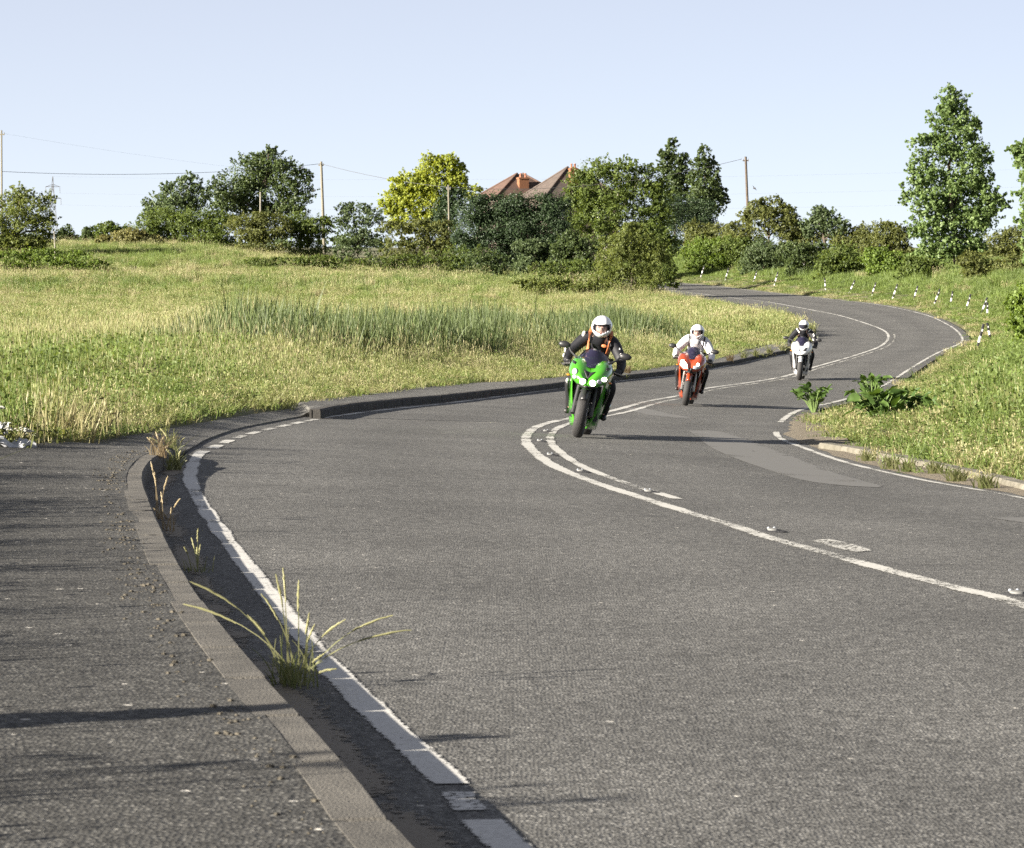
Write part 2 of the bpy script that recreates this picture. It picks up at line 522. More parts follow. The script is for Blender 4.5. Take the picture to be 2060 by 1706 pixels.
def paint(name, col, wear, scale=38.0, edge=0.22, cracks=False):
    """worn thermoplastic paint: bare patches and ragged edges; u runs across the stripe 0..1"""
    m = bpy.data.materials.new(name)
    m.use_nodes = True
    nt = m.node_tree
    N = nt.nodes.new
    L = nt.links.new
    b = nt.nodes['Principled BSDF']
    out = nt.nodes['Material Output']
    b.inputs['Roughness'].default_value = 0.75
    tc = N('ShaderNodeTexCoord')
    n1 = N('ShaderNodeTexNoise'); n1.inputs['Scale'].default_value = scale; n1.inputs['Detail'].default_value = 8; n1.inputs['Roughness'].default_value = 0.7
    L(tc.outputs['Object'], n1.inputs['Vector'])
    n3 = N('ShaderNodeTexNoise'); n3.inputs['Scale'].default_value = 1.1; n3.inputs['Detail'].default_value = 3
    L(tc.outputs['Object'], n3.inputs['Vector'])
    at = N('ShaderNodeAttribute'); at.attribute_name = 'u'
    # edge distance 0 at the rim .. 0.5 in the middle
    a = N('ShaderNodeMath'); a.operation = 'SUBTRACT'; a.inputs[1].default_value = 0.5; L(at.outputs['Fac'], a.inputs[0])
    ab = N('ShaderNodeMath'); ab.operation = 'ABSOLUTE'; L(a.outputs[0], ab.inputs[0])
    ed = N('ShaderNodeMapRange'); ed.inputs[1].default_value = 0.5; ed.inputs[2].default_value = 0.5 - edge; ed.inputs[3].default_value = 0.30; ed.inputs[4].default_value = 0.0
    L(ab.outputs[0], ed.inputs['Value'])
    wr = N('ShaderNodeMapRange'); wr.inputs[1].default_value = 0.35; wr.inputs[2].default_value = 0.65; wr.inputs[3].default_value = wear - 0.14; wr.inputs[4].default_value = wear + 0.11
    L(n3.outputs['Fac'], wr.inputs['Value'])
    th = N('ShaderNodeMath'); th.operation = 'ADD'; L(ed.outputs[0], th.inputs[0]); L(wr.outputs[0], th.inputs[1])
    gt = N('ShaderNodeMath'); gt.operation = 'SUBTRACT'; L(n1.outputs['Fac'], gt.inputs[0]); L(th.outputs[0], gt.inputs[1])
    st = N('ShaderNodeMapRange'); st.inputs[1].default_value = -0.015; st.inputs[2].default_value = 0.015; L(gt.outputs[0], st.inputs['Value'])
    n2 = N('ShaderNodeTexNoise'); n2.inputs['Scale'].default_value = 60; n2.inputs['Detail'].default_value = 5
    L(tc.outputs['Object'], n2.inputs['Vector'])
    cm = N('ShaderNodeMapRange'); cm.inputs[1].default_value = 0.3; cm.inputs[2].default_value = 0.7; cm.inputs[3].default_value = 0.72; cm.inputs[4].default_value = 1.05
    L(n2.outputs['Fac'], cm.inputs['Value'])
    sc_ = N('ShaderNodeVectorMath'); sc_.operation = 'SCALE'; sc_.inputs[0].default_value = col; L(cm.outputs[0], sc_.inputs['Scale'])
    L(sc_.outputs[0], b.inputs['Base Color'])
    tr = N('ShaderNodeBsdfTransparent')
    mx = N('ShaderNodeMixShader'); L(st.outputs[0], mx.inputs[0]); L(tr.outputs[0], mx.inputs[1]); L(b.outputs[0], mx.inputs[2])
    L(mx.outputs[0], out.inputs['Surface'])
    return m
M_line = paint('line_paint', (0.50, 0.49, 0.45), 0.44)
M_line_near = paint('edge_line_paint', (0.52, 0.51, 0.48), 0.385, scale=48, edge=0.20)
M_patch = paint('patch_asphalt', (0.128, 0.124, 0.114), 0.24, scale=45, edge=0.40)
M_line_worn = paint('worn_line_paint', (0.38, 0.37, 0.33), 0.52)

# ---- ground sheet to the horizon
def side_info(P):
    dl, dr = dist_line(P, ROAD_L[::6]), dist_line(P, ROAD_R[::6])
    ins = in_poly(P, ROAD_POLY)
    return dl, dr, ins
def _noise2(X, Y, s, seed):
    r = np.random.default_rng(seed)
    out = np.zeros_like(X)
    for k in range(5):
        a, ph = r.uniform(0, 2 * math.pi, 2)
        w = r.uniform(0.7, 1.6) / s
        out += np.sin((X * math.cos(a) + Y * math.sin(a)) * w * 2 * math.pi + ph)
    return out / 5
FOOT_POLY = None
def land_z(X, Y, info=None):
    """natural ground beside the road"""
    X = np.asarray(X, float); Y = np.asarray(Y, float)
    P = np.stack([X.ravel(), Y.ravel()], -1)
    dl, dr, ins = info if info is not None else side_info(P)
    left = (dl < dr)
    x, y = P[:, 0], P[:, 1]
    z = road_z(x, y)
    d = np.where(ins, 0, np.minimum(dl, dr))
    rise = 2.6 * sstep(y, 200, 290) * sstep(d, 3, 26)
    rise += 0.11 * np.clip(d, 0, 1)
    bank = (0.45 * sstep(d, 0.3, 3.0) + 1.2 * sstep(d, 3.5, 14)) * sstep(y, 85, 150) + 0.42 * sstep(d, 0.6, 4.5) * (1 - sstep(y, 85, 125))
    z = z + np.where(ins, 0, np.where(left, rise, bank))
    z = z + _noise2(x, y, 9.0, 3) * 0.10 * sstep(d, 1.5, 8) + _noise2(x, y, 2.6, 4) * 0.05 * sstep(d, 1.5, 6)
    return z.reshape(X.shape)
def build_ground():
    ys = np.concatenate([np.linspace(-6, 4, 12, endpoint=False), 4 * np.exp(np.arange(0, 470) * 0.0141)])
    u = np.concatenate([np.linspace(-1.6, -0.25, 14, endpoint=False), np.linspace(-0.25, 0.25, 230), np.linspace(0.25, 1.6, 15)[1:]])
    Yg, U = np.meshgrid(ys, u, indexing='ij')
    Xg = U * np.maximum(Yg, 7)
    P = np.stack([Xg.ravel(), Yg.ravel()], -1)
    info = side_info(P)
    z = land_z(Xg, Yg, info).ravel()
    d = np.where(info[2], 0, np.minimum(info[0], info[1]))
    sink = 0.05 * (1 - sstep(d, 0.1, 0.6))
    foot = in_poly(P, FOOT_POLY)
    sink = np.where(foot, 0.30, sink)
    z = z - sink
    z = np.where(P[:, 1] > 1500, z - (P[:, 1] - 1500) * 0.002, z)
    nr, nc = Xg.shape
    i = np.arange(nr - 1)[:, None] * nc + np.arange(nc - 1)[None, :]
    Q = np.stack([i, i + 1, i + nc + 1, i + nc], -1).reshape(-1, 4)
    o = mesh_np('ground', np.c_[P, z], Q, M_soil, smooth=True)
    return tag(o, kind='structure')

# ---- road sheet
cs = np.linspace(0, 1, 15)
RX = rl_[:, None, :] * (1 - cs)[None, :, None] + rr_[:, None, :] * cs[None, :, None]
RZ = road_z(RX[..., 0], RX[..., 1])
ii = np.arange(NR - 1)[:, None] * 15 + np.arange(14)[None, :]
RQ = np.stack([ii, ii + 1, ii + 16, ii + 15], -1).reshape(-1, 4)
road = mesh_np('road', np.c_[RX.reshape(-1, 2), RZ.ravel()], RQ, M_road, smooth=True, attrs={'across': np.tile(cs, NR)})
tag(road, kind='structure')

def stripe(name, line, width, material, dz=0.004, u_w=4, label=None, kind=None):
    us = np.linspace(0, 1, u_w + 1)
    V, Uv = [], []
    for a in us:
        Pn = offset_line(line, (a - 0.5) * width)
        V.append(np.c_[Pn, road_z(Pn[:, 0], Pn[:, 1]) + dz])
        Uv.append(np.full(len(Pn), a))
    V = np.stack(V, 1); Uv = np.stack(Uv, 1)
    n, w = V.shape[:2]
    i = np.arange(n - 1)[:, None] * w + np.arange(w - 1)[None, :]
    Q = np.stack([i, i + w, i + w + 1, i + 1], -1).reshape(-1, 4)
    o = mesh_np(name, V.reshape(-1, 3), Q, material, parent=road, smooth=True, attrs={'u': Uv.ravel()})
    if label: o['label'] = label
    return o
def cut(line, y0, y1):
    m = (line[:, 1] >= y0) & (line[:, 1] <= y1)
    i = np.where(m)[0]
    return line[i[0]:i[-1] + 1]
stripe('centre_line', CENTRE, 0.155, M_line, label='continuous white centre line')
c2 = offset_line(CENTRE, 0.27)
stripe('centre_line', c2[(c2[:, 1] > 23.2) & (c2[:, 1] < 62)], 0.125, M_line, label='second white line of the pair through the near bend')
stripe('centre_line', c2[(c2[:, 1] > 62) & (c2[:, 1] < 143)], 0.12, M_line_worn, label='worn second white line of the pair')
for ya, yb in ((2, 8.27), (8.36, 8.72), (8.81, 28.2)):
    e_ = smooth_line(EDGE_L[(EDGE_L[:, 1] > ya - 0.5) & (EDGE_L[:, 1] < yb + 0.5)], 0.05)
    stripe('edge_line', e_[(e_[:, 1] > ya) & (e_[:, 1] < yb)], 0.125, M_line_near, label='white edge line beside the near kerb')
stripe('edge_line', EDGE_L[EDGE_L[:, 1] > 39.6], 0.12, M_line, label='white edge line along the far kerb')
sdash = np.concatenate([[0], np.cumsum(np.linalg.norm(np.diff(EDGE_L, axis=0), axis=1))])
s0 = np.interp(28.8, EDGE_L[:, 1], sdash); s1 = np.interp(39.6, EDGE_L[:, 1], sdash)
nd = 8
for k in range(nd):
    a = s0 + (s1 - s0) * k / nd
    t = np.linspace(a, a + (s1 - s0) / nd * 0.64, 6)
    stripe('edge_dash', np.stack([np.interp(t, sdash, EDGE_L[:, j]) for j in range(2)], -1), 0.13, M_line)
er = EDGE_R
gap = gp([(1570, 850), (1560, 868)])
stripe('edge_line', er[(er[:, 1] < gap[1][1])], 0.11, M_line, label='white edge line along the near verge')
stripe('edge_line', er[(er[:, 1] > gap[0][1])], 0.13, M_line, label='white edge line round the outside of the far bend')
def flat_patch(name, px, material, dz, wear=False, label=None):
    P = smooth_line(np.vstack([gp(px), gp(px)[:1]]), 0.25)[:-1]
    c = P.mean(0)
    rings = [c + (P - c) * s for s in (0.02, 0.35, 0.7, 1.0)]
    n = len(P)
    V = np.vstack([np.c_[r, road_z(r[:, 0], r[:, 1]) + dz] for r in rings])
    Q = [(a * n + k, a * n + (k + 1) % n, (a + 1) * n + (k + 1) % n, (a + 1) * n + k) for a in range(3) for k in range(n)]
    u = np.concatenate([np.full(n, 0.5 + 0.30 * s) for s in (0.02, 0.35, 0.7, 1.0)])
    o = mesh_np(name, V, Q, material, parent=road, smooth=True, attrs={'u': u})
    if label: o['label'] = label
flat_patch('tarmac_patch', [(1385,866),(1450,869),(1560,906),(1680,952),(1775,980),(1650,972),(1560,950),(1440,905)], M_patch, 0.0025, label='long pale tarmac patch')
flat_patch('tarmac_patch', [(1255,822),(1290,821),(1345,832),(1400,843),(1320,838)], M_patch, 0.0025, label='narrow pale tarmac patch')
flat_patch('tarmac_patch', [(1990,1042),(2080,1042),(2140,1060),(2060,1052)], M_patch, 0.0025, label='pale tarmac streak')
flat_patch('worn_marking', [(1630,1088),(1672,1086),(1755,1108),(1715,1111)], M_line, 0.0045, label='scuffed white paint mark')

# ---- footway
def seg_pairs(inner, outer, n):
    return same_n(np.asarray(inner), n), same_n(np.asarray(outer), n)
k1 = smooth_line(K_near, 0.3)
k1b = offset_line(k1, -0.12)
k2 = smooth_line(K_far, 0.4)
M_silt = paint('gutter_silt', (0.15, 0.125, 0.09), 0.47, scale=34, edge=0.4)
stripe('gutter_silt', offset_line(k1, 0.11)[k1[:, 1] > 3], 0.24, M_silt, 0.003)
stripe('gutter_silt', offset_line(k2, 0.08), 0.16, M_silt, 0.003)
k2b = offset_line(k2, -0.12)
kd = smooth_line(np.vstack([k1b[-1:], K_drop, k2b[:1]]), 0.3)
fo = smooth_line(F_out, 0.3)
def near_i(L, p):
    return int(np.argmin(np.hypot(*(L - p).T)))
a1 = near_i(fo, gp([(0, 906)], 0.11)[0]); a2 = near_i(fo, gp([(612, 808)], 0.11)[0])
segs = [(k1b, fo[:a1 + 1], 70), (kd, fo[a1:a2 + 1], 60), (k2b, fo[a2:], 90)]
FI, FO, FH = [], [], []
for q, (a, b, n) in enumerate(segs):
    i_, o_ = seg_pairs(a, b, n)
    h = np.full(n, 0.126)
    if q == 1:
        t = np.linspace(0, 1, n)
        h = 0.126 - 0.111 * sstep(t, 0.03, 0.14) + 0.09 * sstep(t, 0.9, 0.99)
    if q == 2:
        h = np.full(n, 0.115)
    s = 1 if q else 0
    FI.append(i_[s:]); FO.append(o_[s:]); FH.append(h[s:])
FI, FO, FH = np.vstack(FI), np.vstack(FO), np.concatenate(FH)
nf = len(FI); W = 13
vs = np.linspace(0, 1, W)
FP = FI[:, None, :] * (1 - vs)[None, :, None] + FO[:, None, :] * vs[None, :, None]
FZ = road_z(FP[..., 0], FP[..., 1]) + (FH[:, None] + np.clip(0.126 - FH, 0, 0.03)[:, None] * sstep(vs, 0.0, 0.9)[None, :]) + 0.002 * _noise2(FP[..., 0], FP[..., 1], 1.1, 9)
FV = np.concatenate([np.concatenate([FP[:, :1], FP, FP[:, -1:]], 1), np.concatenate([FZ[:, :1] - 0.2, FZ, FZ[:, -1:] - 0.2], 1)[..., None]], -1)
W2 = W + 2
ii = np.arange(nf - 1)[:, None] * W2 + np.arange(W2 - 1)[None, :]
FQ = np.stack([ii, ii + W2, ii + W2 + 1, ii + 1], -1).reshape(-1, 4)
footway = mesh_np('footway', FV.reshape(-1, 3), FQ, M_foot, smooth=False)
footway.data.shade_smooth(); footway.data.set_sharp_from_angle(angle=math.radians(40))
tag(footway, kind='structure')
FOOT_POLY = np.vstack([FI, FO[::-1]])
ground = build_ground()

# ---- kerbs, stone by stone
def kerb(name, line, material, side=-1, h=0.13, w=0.15, length=0.915, label=None, drop=False):
    h0 = h
    root = empty(name, (line[0][0], line[0][1], float(road_z(line[0][0], line[0][1]))))
    tag(root, label, None, None, 'structure')
    s = np.concatenate([[0], np.cumsum(np.linalg.norm(np.diff(line, axis=0), axis=1))])
    n = int(s[-1] // length)
    if drop:
        n += 1
    rng = random.Random(5)
    for k in range(n):
        a, b = k * length + 0.009, min((k + 1) * length - 0.009, s[-1])
        secs = []
        dz = rng.uniform(-0.003, 0.003); dx = rng.uniform(-0.002, 0.002)
        for t in (a, a + 0.012, (a + b) / 2, b - 0.012, b):
            p = np.array([np.interp(t, s, line[:, j]) for j in range(2)])
            q = np.array([np.interp(t + 0.05, s, line[:, j]) for j in range(2)])
            if t + 0.05 > s[-1]:
                q = p; p = np.array([np.interp(t - 0.05, s, line[:, j]) for j in range(2)])
            d = (q - p) / (np.linalg.norm(q - p) + 1e-9)
            p = np.array([np.interp(t, s, line[:, j]) for j in range(2)])
            nn = np.array([d[1], -d[0]]) * side       # towards the footway
            zz = float(road_z(p[0], p[1])) + dz
            e = 0.008 if t in (a, b) else 0.0
            h = h0
            prof = [(0.0 + e, -0.2), (0.0 + e, h - 0.022 - e), (0.018, h - e), (w - 0.004, h - e), (w - 0.002, -0.2)]
            secs.append([(p[0] + nn[0] * (u + dx), p[1] + nn[1] * (u + dx), zz + v - root.location.z) for u, v in prof])
        secs = [[(x - root.location.x, y - root.location.y, z) for x, y, z in sec] for sec in secs]
        m = MB().loft(secs)
        m.build('kerb_stone', material, root, angle=25)
    return root
kerb('kerb', k1[(k1[:, 1] > 1.0)], M_kerb, label='raised kerb of the near footway, curving to a dropped end', drop=True)
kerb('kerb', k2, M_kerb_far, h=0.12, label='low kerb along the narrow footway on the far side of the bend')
k3 = smooth_line(np.vstack([gp([(1640,890),(1680,896),(1750,908),(1900,938),(2060,974)], 0.065)[::-1]]), 0.3)
k3 = np.vstack([[[k3[0, 0] + (k3[0, 0] - k3[6, 0]) * 1.5, k3[0, 1] + (k3[0, 1] - k3[6, 1]) * 1.5]], k3])
kerb('kerb', k3, M_kerb2, side=1, h=0.065, label='pale half buried kerb beside the near right verge')
# gritty margin between the edge line and that kerb
gi = same_n(offset_line(EDGE_R, 0.16)[(EDGE_R[:, 1] > 8) & (EDGE_R[:, 1] < 56)], 90)
go = same_n(offset_line(EDGE_R, np.where(EDGE_R[:, 1] < 38, 1.5, 0.8))[(EDGE_R[:, 1] > 8) & (EDGE_R[:, 1] < 56)], 90)
v5 = np.linspace(0, 1, 6)
GP = gi[:, None] * (1 - v5)[None, :, None] + go[:, None] * v5[None, :, None]
GP[:, 0] += RNG.normal(0, 0.035, (90, 2))
GZ = road_z(GP[..., 0], GP[..., 1]) + 0.003 + 0.03 * v5[None, :] ** 1.5 + 0.012 * np.abs(RNG.normal(0, 1, GP.shape[:2])) * (v5 > 0)[None, :]
ii = np.arange(89)[:, None] * 6 + np.arange(5)[None, :]
gm = mesh_np('gravel_margin', np.c_[GP.reshape(-1, 2), GZ.ravel()], np.stack([ii, ii + 1, ii + 7, ii + 6], -1).reshape(-1, 4), M_grit, smooth=True)
tag(gm, kind='structure')
# ------------------------------------------------------------------ leaves, trees, bushes
def unit(v):
    return v / (np.linalg.norm(v, axis=-1, keepdims=True) + 1e-9)
def leaf_quads(P, Nrm, size, aspect, rng, droop=0.0):
    """one folded diamond per leaf"""
    n = len(P)
    r = unit(rng.normal(0, 1, (n, 3)))
    T = unit(np.cross(Nrm, r))
    if droop:
        T = unit(T + np.array([0, 0, -droop]))
    B = unit(np.cross(Nrm, T))
    s = np.asarray(size).reshape(-1, 1) * np.ones((n, 1))
    Lh, Wh = T * s * 0.5, B * s * 0.5 * aspect
    fold = Nrm * s * 0.10
    V = np.stack([P - Lh, P + Wh + fold, P + Lh, P - Wh + fold], 1).reshape(-1, 3)
    Q = np.arange(4 * n).reshape(-1, 4)
    return V, Q
def cloud(puffs, n_clump, per, leaf, rng, spread=0.30, aspect=0.62, up=0.25, inner=0.25, size_var=0.35, shell=0.8, droop=0.0):
    """puffs: (x, y, z, rx, ry, rz). Leaves sit in twig clumps spread over and inside the puffs."""
    puffs = np.asarray(puffs, float)
    area = (puffs[:, 3] * puffs[:, 4] + puffs[:, 3] * puffs[:, 5] + puffs[:, 4] * puffs[:, 5])
    k = rng.choice(len(puffs), n_clump, p=area / area.sum())
    d = unit(rng.normal(0, 1, (n_clump, 3)))
    rad = np.where(rng.random(n_clump) < inner, rng.random(n_clump) ** 0.5 * 0.8, shell + (1.08 - shell) * rng.random(n_clump))
    C = puffs[k, :3] + d * puffs[k, 3:6] * rad[:, None]
    cs = spread * (0.6 + 0.8 * rng.random(n_clump)) * np.minimum(puffs[k, 3:6].min(1), 2.2)
    ctint = rng.normal(0, 0.16, n_clump)
    P = np.repeat(C, per, 0) + rng.normal(0, 1, (n_clump * per, 3)) * np.repeat(cs, per)[:, None] * 0.5
    dn = np.repeat(d, per, 0)
    Nrm = unit(dn * 0.9 + unit(rng.normal(0, 1, P.shape)) * 0.9 + np.array([0, 0, up]))
    s = leaf * (1 + size_var * rng.normal(0, 1, len(P))).clip(0.4, 2.0)
    t = np.clip(0.45 + np.repeat(ctint, per) + rng.normal(0, 0.18, len(P)), 0, 1)
    V, Q = leaf_quads(P, Nrm, s, aspect, rng, droop)
    return V, Q, np.repeat(t, 4)
LEAF = {
    'mid': leaf_mat('leaf_mid_green', (0.062, 0.094, 0.022), (0.158, 0.205, 0.050), 0.46),
    'dark': leaf_mat('leaf_dark_green', (0.040, 0.064, 0.022), (0.100, 0.135, 0.042), 0.38),
    'conifer': leaf_mat('leaf_conifer', (0.016, 0.031, 0.013), (0.048, 0.078, 0.028), 0.22),
    'light': leaf_mat('leaf_light_green', (0.070, 0.095, 0.022), (0.215, 0.250, 0.070), 0.45),
    'gold': leaf_mat('leaf_golden', (0.150, 0.190, 0.024), (0.390, 0.430, 0.078), 0.48),
    'olive': leaf_mat('leaf_olive', (0.080, 0.098, 0.028), (0.180, 0.195, 0.060), 0.45),
    'poplar': leaf_mat('leaf_poplar', (0.080, 0.130, 0.040), (0.205, 0.280, 0.100), 0.44, 0.50),
    'fresh': leaf_mat('leaf_fresh_green', (0.075, 0.120, 0.020), (0.190, 0.265, 0.052), 0.42),
    'blue': leaf_mat('leaf_grey_green', (0.055, 0.086, 0.034), (0.138, 0.178, 0.078), 0.42),
    'straw': leaf_mat('leaf_straw', (0.12, 0.12, 0.036), (0.26, 0.25, 0.095), 0.38),
    'burdock': leaf_mat('leaf_burdock', (0.032, 0.066, 0.014), (0.090, 0.150, 0.034), 0.34, 0.60),
}
M_bark = mat('bark', (0.11, 0.085, 0.06), 0.95, col2=(0.05, 0.04, 0.03), scale=6, bump=0.6)
M_palebark = mat('pale_bark', (0.26, 0.24, 0.20), 0.9, col2=(0.14, 0.13, 0.10), scale=5, bump=0.5)
def limb(m, a, b, r0, r1, rng, bend=0.08):
    a, b = Vector(a), Vector(b)
    L = (b - a).length
    pts = [a.lerp(b, t) + Vector(rng.normal(0, 1, 3)) * L * bend * math.sin(math.pi * t) for t in (0, 0.25, 0.5, 0.75, 1)]
    m.tube(pts, [r0 + (r1 - r0) * t for t in (0, 0.25, 0.5, 0.75, 1)], 7)
def ground_at(x, y):
    return float(land_z(np.array([x]), np.array([y]))[0])
def plant(name, label, cat, Y, blobs, kind, leaf, n, per=14, base=None, trunk=0.16, spread=0.30, group=None, limbs=5, seed=1, depth=0.9,
          bark=None, aspect=0.62, up=0.25, inner=0.25, crown='crown', stem='trunk', shell=0.8, whips=0, droop=0.0, mix=None):
    """a tree or bush at distance Y; blobs = crown lobes (px, py, rx, ry[, dy]) read off the photograph, given their own depth"""
    rng = np.random.default_rng(seed)
    s = F / Y
    puffs = []
    for i, b in enumerate(blobs):
        c = at(b[0], b[1], Y)
        rx, rz = b[2] / s, b[3] / s
        ry = depth * (rx * rz) ** 0.5 if rz < 2.2 * rx else depth * rx
        dy = b[4] if len(b) > 4 else rng.uniform(-0.35, 0.35) * ry
        puffs.append((c.x, c.y + dy, c.z, rx, ry, rz))
    if cat in ('bush', 'hedge'):       # foliage down to the ground
        for p in list(puffs):
            g = ground_at(p[0], p[1])
            if p[2] - p[5] > g + 0.1 and not any(q[2] < p[2] - 0.3 and abs(q[0] - p[0]) < 0.6 * p[3] for q in puffs):
                zb = p[2] - p[5] * 0.6
                puffs.append((p[0], p[1], (g + zb) / 2, p[3] * 0.92, p[4] * 0.92, max(0.25, (zb - g) / 2 + 0.15)))
    A = np.array(puffs)
    if base is None:
        bx = float((A[:, 0] * A[:, 3]).sum() / A[:, 3].sum())
    else:
        bx = (base - CX) / s
    bz = ground_at(bx, Y)
    root = empty(name, (bx, Y, bz), (0, 0, 0), label, cat, group)
    off = np.array([bx, Y, bz])
    m = MB()
    top = A[np.argmax(A[:, 2])]
    mid = A[:, :3].mean(0)
    fork = np.array([bx * 0.7 + mid[0] * 0.3, Y, bz + max(0.25, (mid[2] - bz) * 0.55)])
    limb(m, (0, 0, -0.3), fork - off, trunk, trunk * 0.75, rng, 0.02)
    limb(m, fork - off, top[:3] - off, trunk * 0.75, trunk * 0.2, rng, 0.05)
    order = rng.permutation(len(A))[:limbs]
    for i in order:
        limb(m, fork - off, A[i, :3] - off + np.array([0, 0, A[i, 5] * 0.2]), trunk * 0.5, trunk * 0.12, rng)
    m.build(stem, bark or M_bark, root, angle=60)
    A[:, :3] -= off
    B = []                                     # boughs: each lobe carries smaller lumps, with dark hollows between
    for c in A:
        B.append(np.r_[c[:3], c[3:6] * (0.96 if cat == 'hedge' else 0.80)])
        for _ in range(7):
            d = unit(rng.normal(0, 1, 3) * np.array([1, 0.8, 1]) + np.array([0, -0.2, 0.25]))
            k = rng.uniform(0.26, 0.46)
            B.append(np.r_[c[:3] + d * c[3:6] * rng.uniform(0.66, 0.92), c[3:6] * k * np.array([1.1, 1, 0.85])])
    A0 = A; A = np.array(B)
    V, Q, t = cloud(A, int(n * 2.2), per, leaf * 0.72, rng, spread, aspect, up, inner, shell=shell, droop=droop)
    whips = int(whips * 1.8)
    if whips:      # long shoots that break the outline
        A = A0
        k = rng.choice(len(A), whips, p=A[:, 3] / A[:, 3].sum())
        for j in k:
            d = unit(rng.normal(0, 1, 3) * np.array([1, 0.7, 0.5]) + np.array([0, 0, 0.7]))
            p0 = A[j, :3] + d * A[j, 3:6] * 0.85
            Lw = (0.25 + 0.35 * rng.random()) * min(A[j, 3:6].min(), 2.0)
            nl = 16
            tt = rng.random(nl) ** 0.8
            P = p0 + d * (tt * Lw)[:, None] + rng.normal(0, 0.045, (nl, 3))
            v, q = leaf_quads(P, unit(rng.normal(0, 1, (nl, 3)) + d * 0.5), leaf * 0.9 * np.ones(nl), aspect, rng)
            Q = np.vstack([Q, q + len(V)]); V = np.vstack([V, v]); t = np.concatenate([t, np.repeat(np.clip(rng.normal(0.55, 0.2, nl), 0, 1), 4)])
    mesh_np(crown, V, Q, LEAF[kind], root, attrs={'tint': t})
    return root

# ---- trees, far to near
V, Q, t = cloud([((x - CX) / 6400 * 620, 620 + 12 * math.sin(x * 0.05), EYE - (488 - 3 * math.sin(x * 0.021)) / 6400 * 620 + YH / 6400 * 620, 2.2, 2.5, 1.0 + 0.5 * math.sin(x * 0.037)) for x in range(-120, 1000, 26)],
                900, 14, 0.5, np.random.default_rng(91), 0.45)
tag(mesh_np('distant_wood', V, Q, LEAF['dark'], attrs={'tint': t}), 'far off line of trees low on the left horizon', kind='stuff')
plant('distant_tree', 'small dark tree on the skyline next to the grey dead stem', 'tree', 390, [(133,470,17,18),(128,478,14,14),(140,480,14,12)], 'dark', 0.30, 150, seed=31, group='small trees on the left skyline')
plant('distant_tree', 'small dark tree on the skyline, middle one of the gap', 'tree', 400, [(180,470,17,17),(172,478,14,12),(190,480,14,12)], 'dark', 0.30, 150, seed=32, group='small trees on the left skyline')
plant('distant_tree', 'round green tree on the skyline behind the yellow scrub', 'tree', 380, [(222,462,24,18),(206,472,16,15),(242,468,20,16)], 'mid', 0.30, 220, seed=33, group='small trees on the left skyline')
plant('distant_tree', 'low dark tree filling the gap between two skyline trees', 'tree', 420, [(156,482,14,10),(165,486,12,8)], 'dark', 0.3, 80, seed=34, group='small trees on the left skyline')
plant('tree', 'loose pale green tree at the left edge beside the tall pole', 'tree', 256,
      [(28,440,52,46),(66,424,44,34),(96,412,20,26),(84,448,34,30),(10,410,34,28),(-40,430,50,50),(40,392,26,22),(104,446,16,16),(30,482,60,24),(-20,480,50,26),(60,495,50,20),(20,505,60,18),(95,480,26,22)],
      'light', 0.20, 900, trunk=0.22, base=20, seed=2, shell=0.6, whips=60, per=15)
plant('tree', 'pale green tree with a pointed top left of the big dark tree', 'tree', 296,
      [(382,372,26,24),(350,395,34,26),(318,415,30,28),(302,438,26,24),(350,425,52,32),(398,400,26,34),(334,380,14,14)],
      'blue', 0.26, 420, base=350, seed=3, whips=30)
plant('tree', 'large dome shaped dark green tree left of the bare pole', 'tree', 300,
      [(535,335,46,34),(540,312,22,18),(500,350,50,38),(580,355,44,34),(470,385,46,38),(440,392,24,34),(530,390,70,44),(590,395,44,40),(610,375,22,30),(560,420,60,30),(470,420,50,28)],
      'dark', 0.27, 1000, base=530, trunk=0.3, seed=4, whips=70, per=14)
plant('bush', 'broad dark bush between the bare pole and the golden tree', 'bush', 300, [(715,428,40,24),(690,440,26,22),(748,436,26,22),(720,448,50,18),(700,472,44,20),(745,472,40,20)], 'blue', 0.24, 340, seed=5, whips=25, crown='foliage', stem='stem', trunk=0.08)
plant('tree', 'golden yellow leaved tree standing out from the dark hedge', 'tree', 278,
      [(862,342,34,30),(905,338,30,26),(828,368,34,28),(880,378,44,30),(800,402,34,28),(920,370,24,30),(855,412,48,34),(780,418,20,16),(815,440,40,26),(870,446,36,22),(948,388,26,16),(800,372,20,20)],
      'gold', 0.24, 1550, base=862, trunk=0.22, seed=6, spread=0.24, shell=0.72, inner=0.18, whips=40)
plant('tree', 'dark conifer against the right side of the golden tree', 'tree', 270, [(896,430,28,34),(905,400,18,26),(890,455,30,22),(925,400,20,18)], 'conifer', 0.22, 300, seed=7, whips=14)
plant('hedge', 'tall clipped looking dark conifer hedge in front of the house roofs', 'hedge', 252,
      [(950,425,34,34),(990,420,38,30),(1035,418,40,28),(1080,420,42,30),(1115,425,36,34),(950,465,40,36),(1000,462,44,42),(1050,465,46,40),(1100,465,44,44),(1010,488,60,20),(1075,490,60,20)],
      'conifer', 0.17, 3000, seed=8, per=16, spread=0.36, crown='foliage', stem='stem', inner=0.15, depth=1.0)
plant('tree', 'broad spreading green tree right of the house roofs', 'tree', 298,
      [(1200,345,40,32),(1250,350,44,30),(1300,362,38,32),(1175,380,36,40),(1230,390,52,40),(1290,400,50,40),(1335,400,26,40),(1165,425,36,40),(1215,430,46,40),(1275,440,56,34),(1320,440,40,30),(1165,462,34,28),(1215,470,40,22),(1150,398,20,30)],
      'mid', 0.25, 1500, base=1218, trunk=0.30, seed=9, bark=M_palebark, whips=70, per=14)
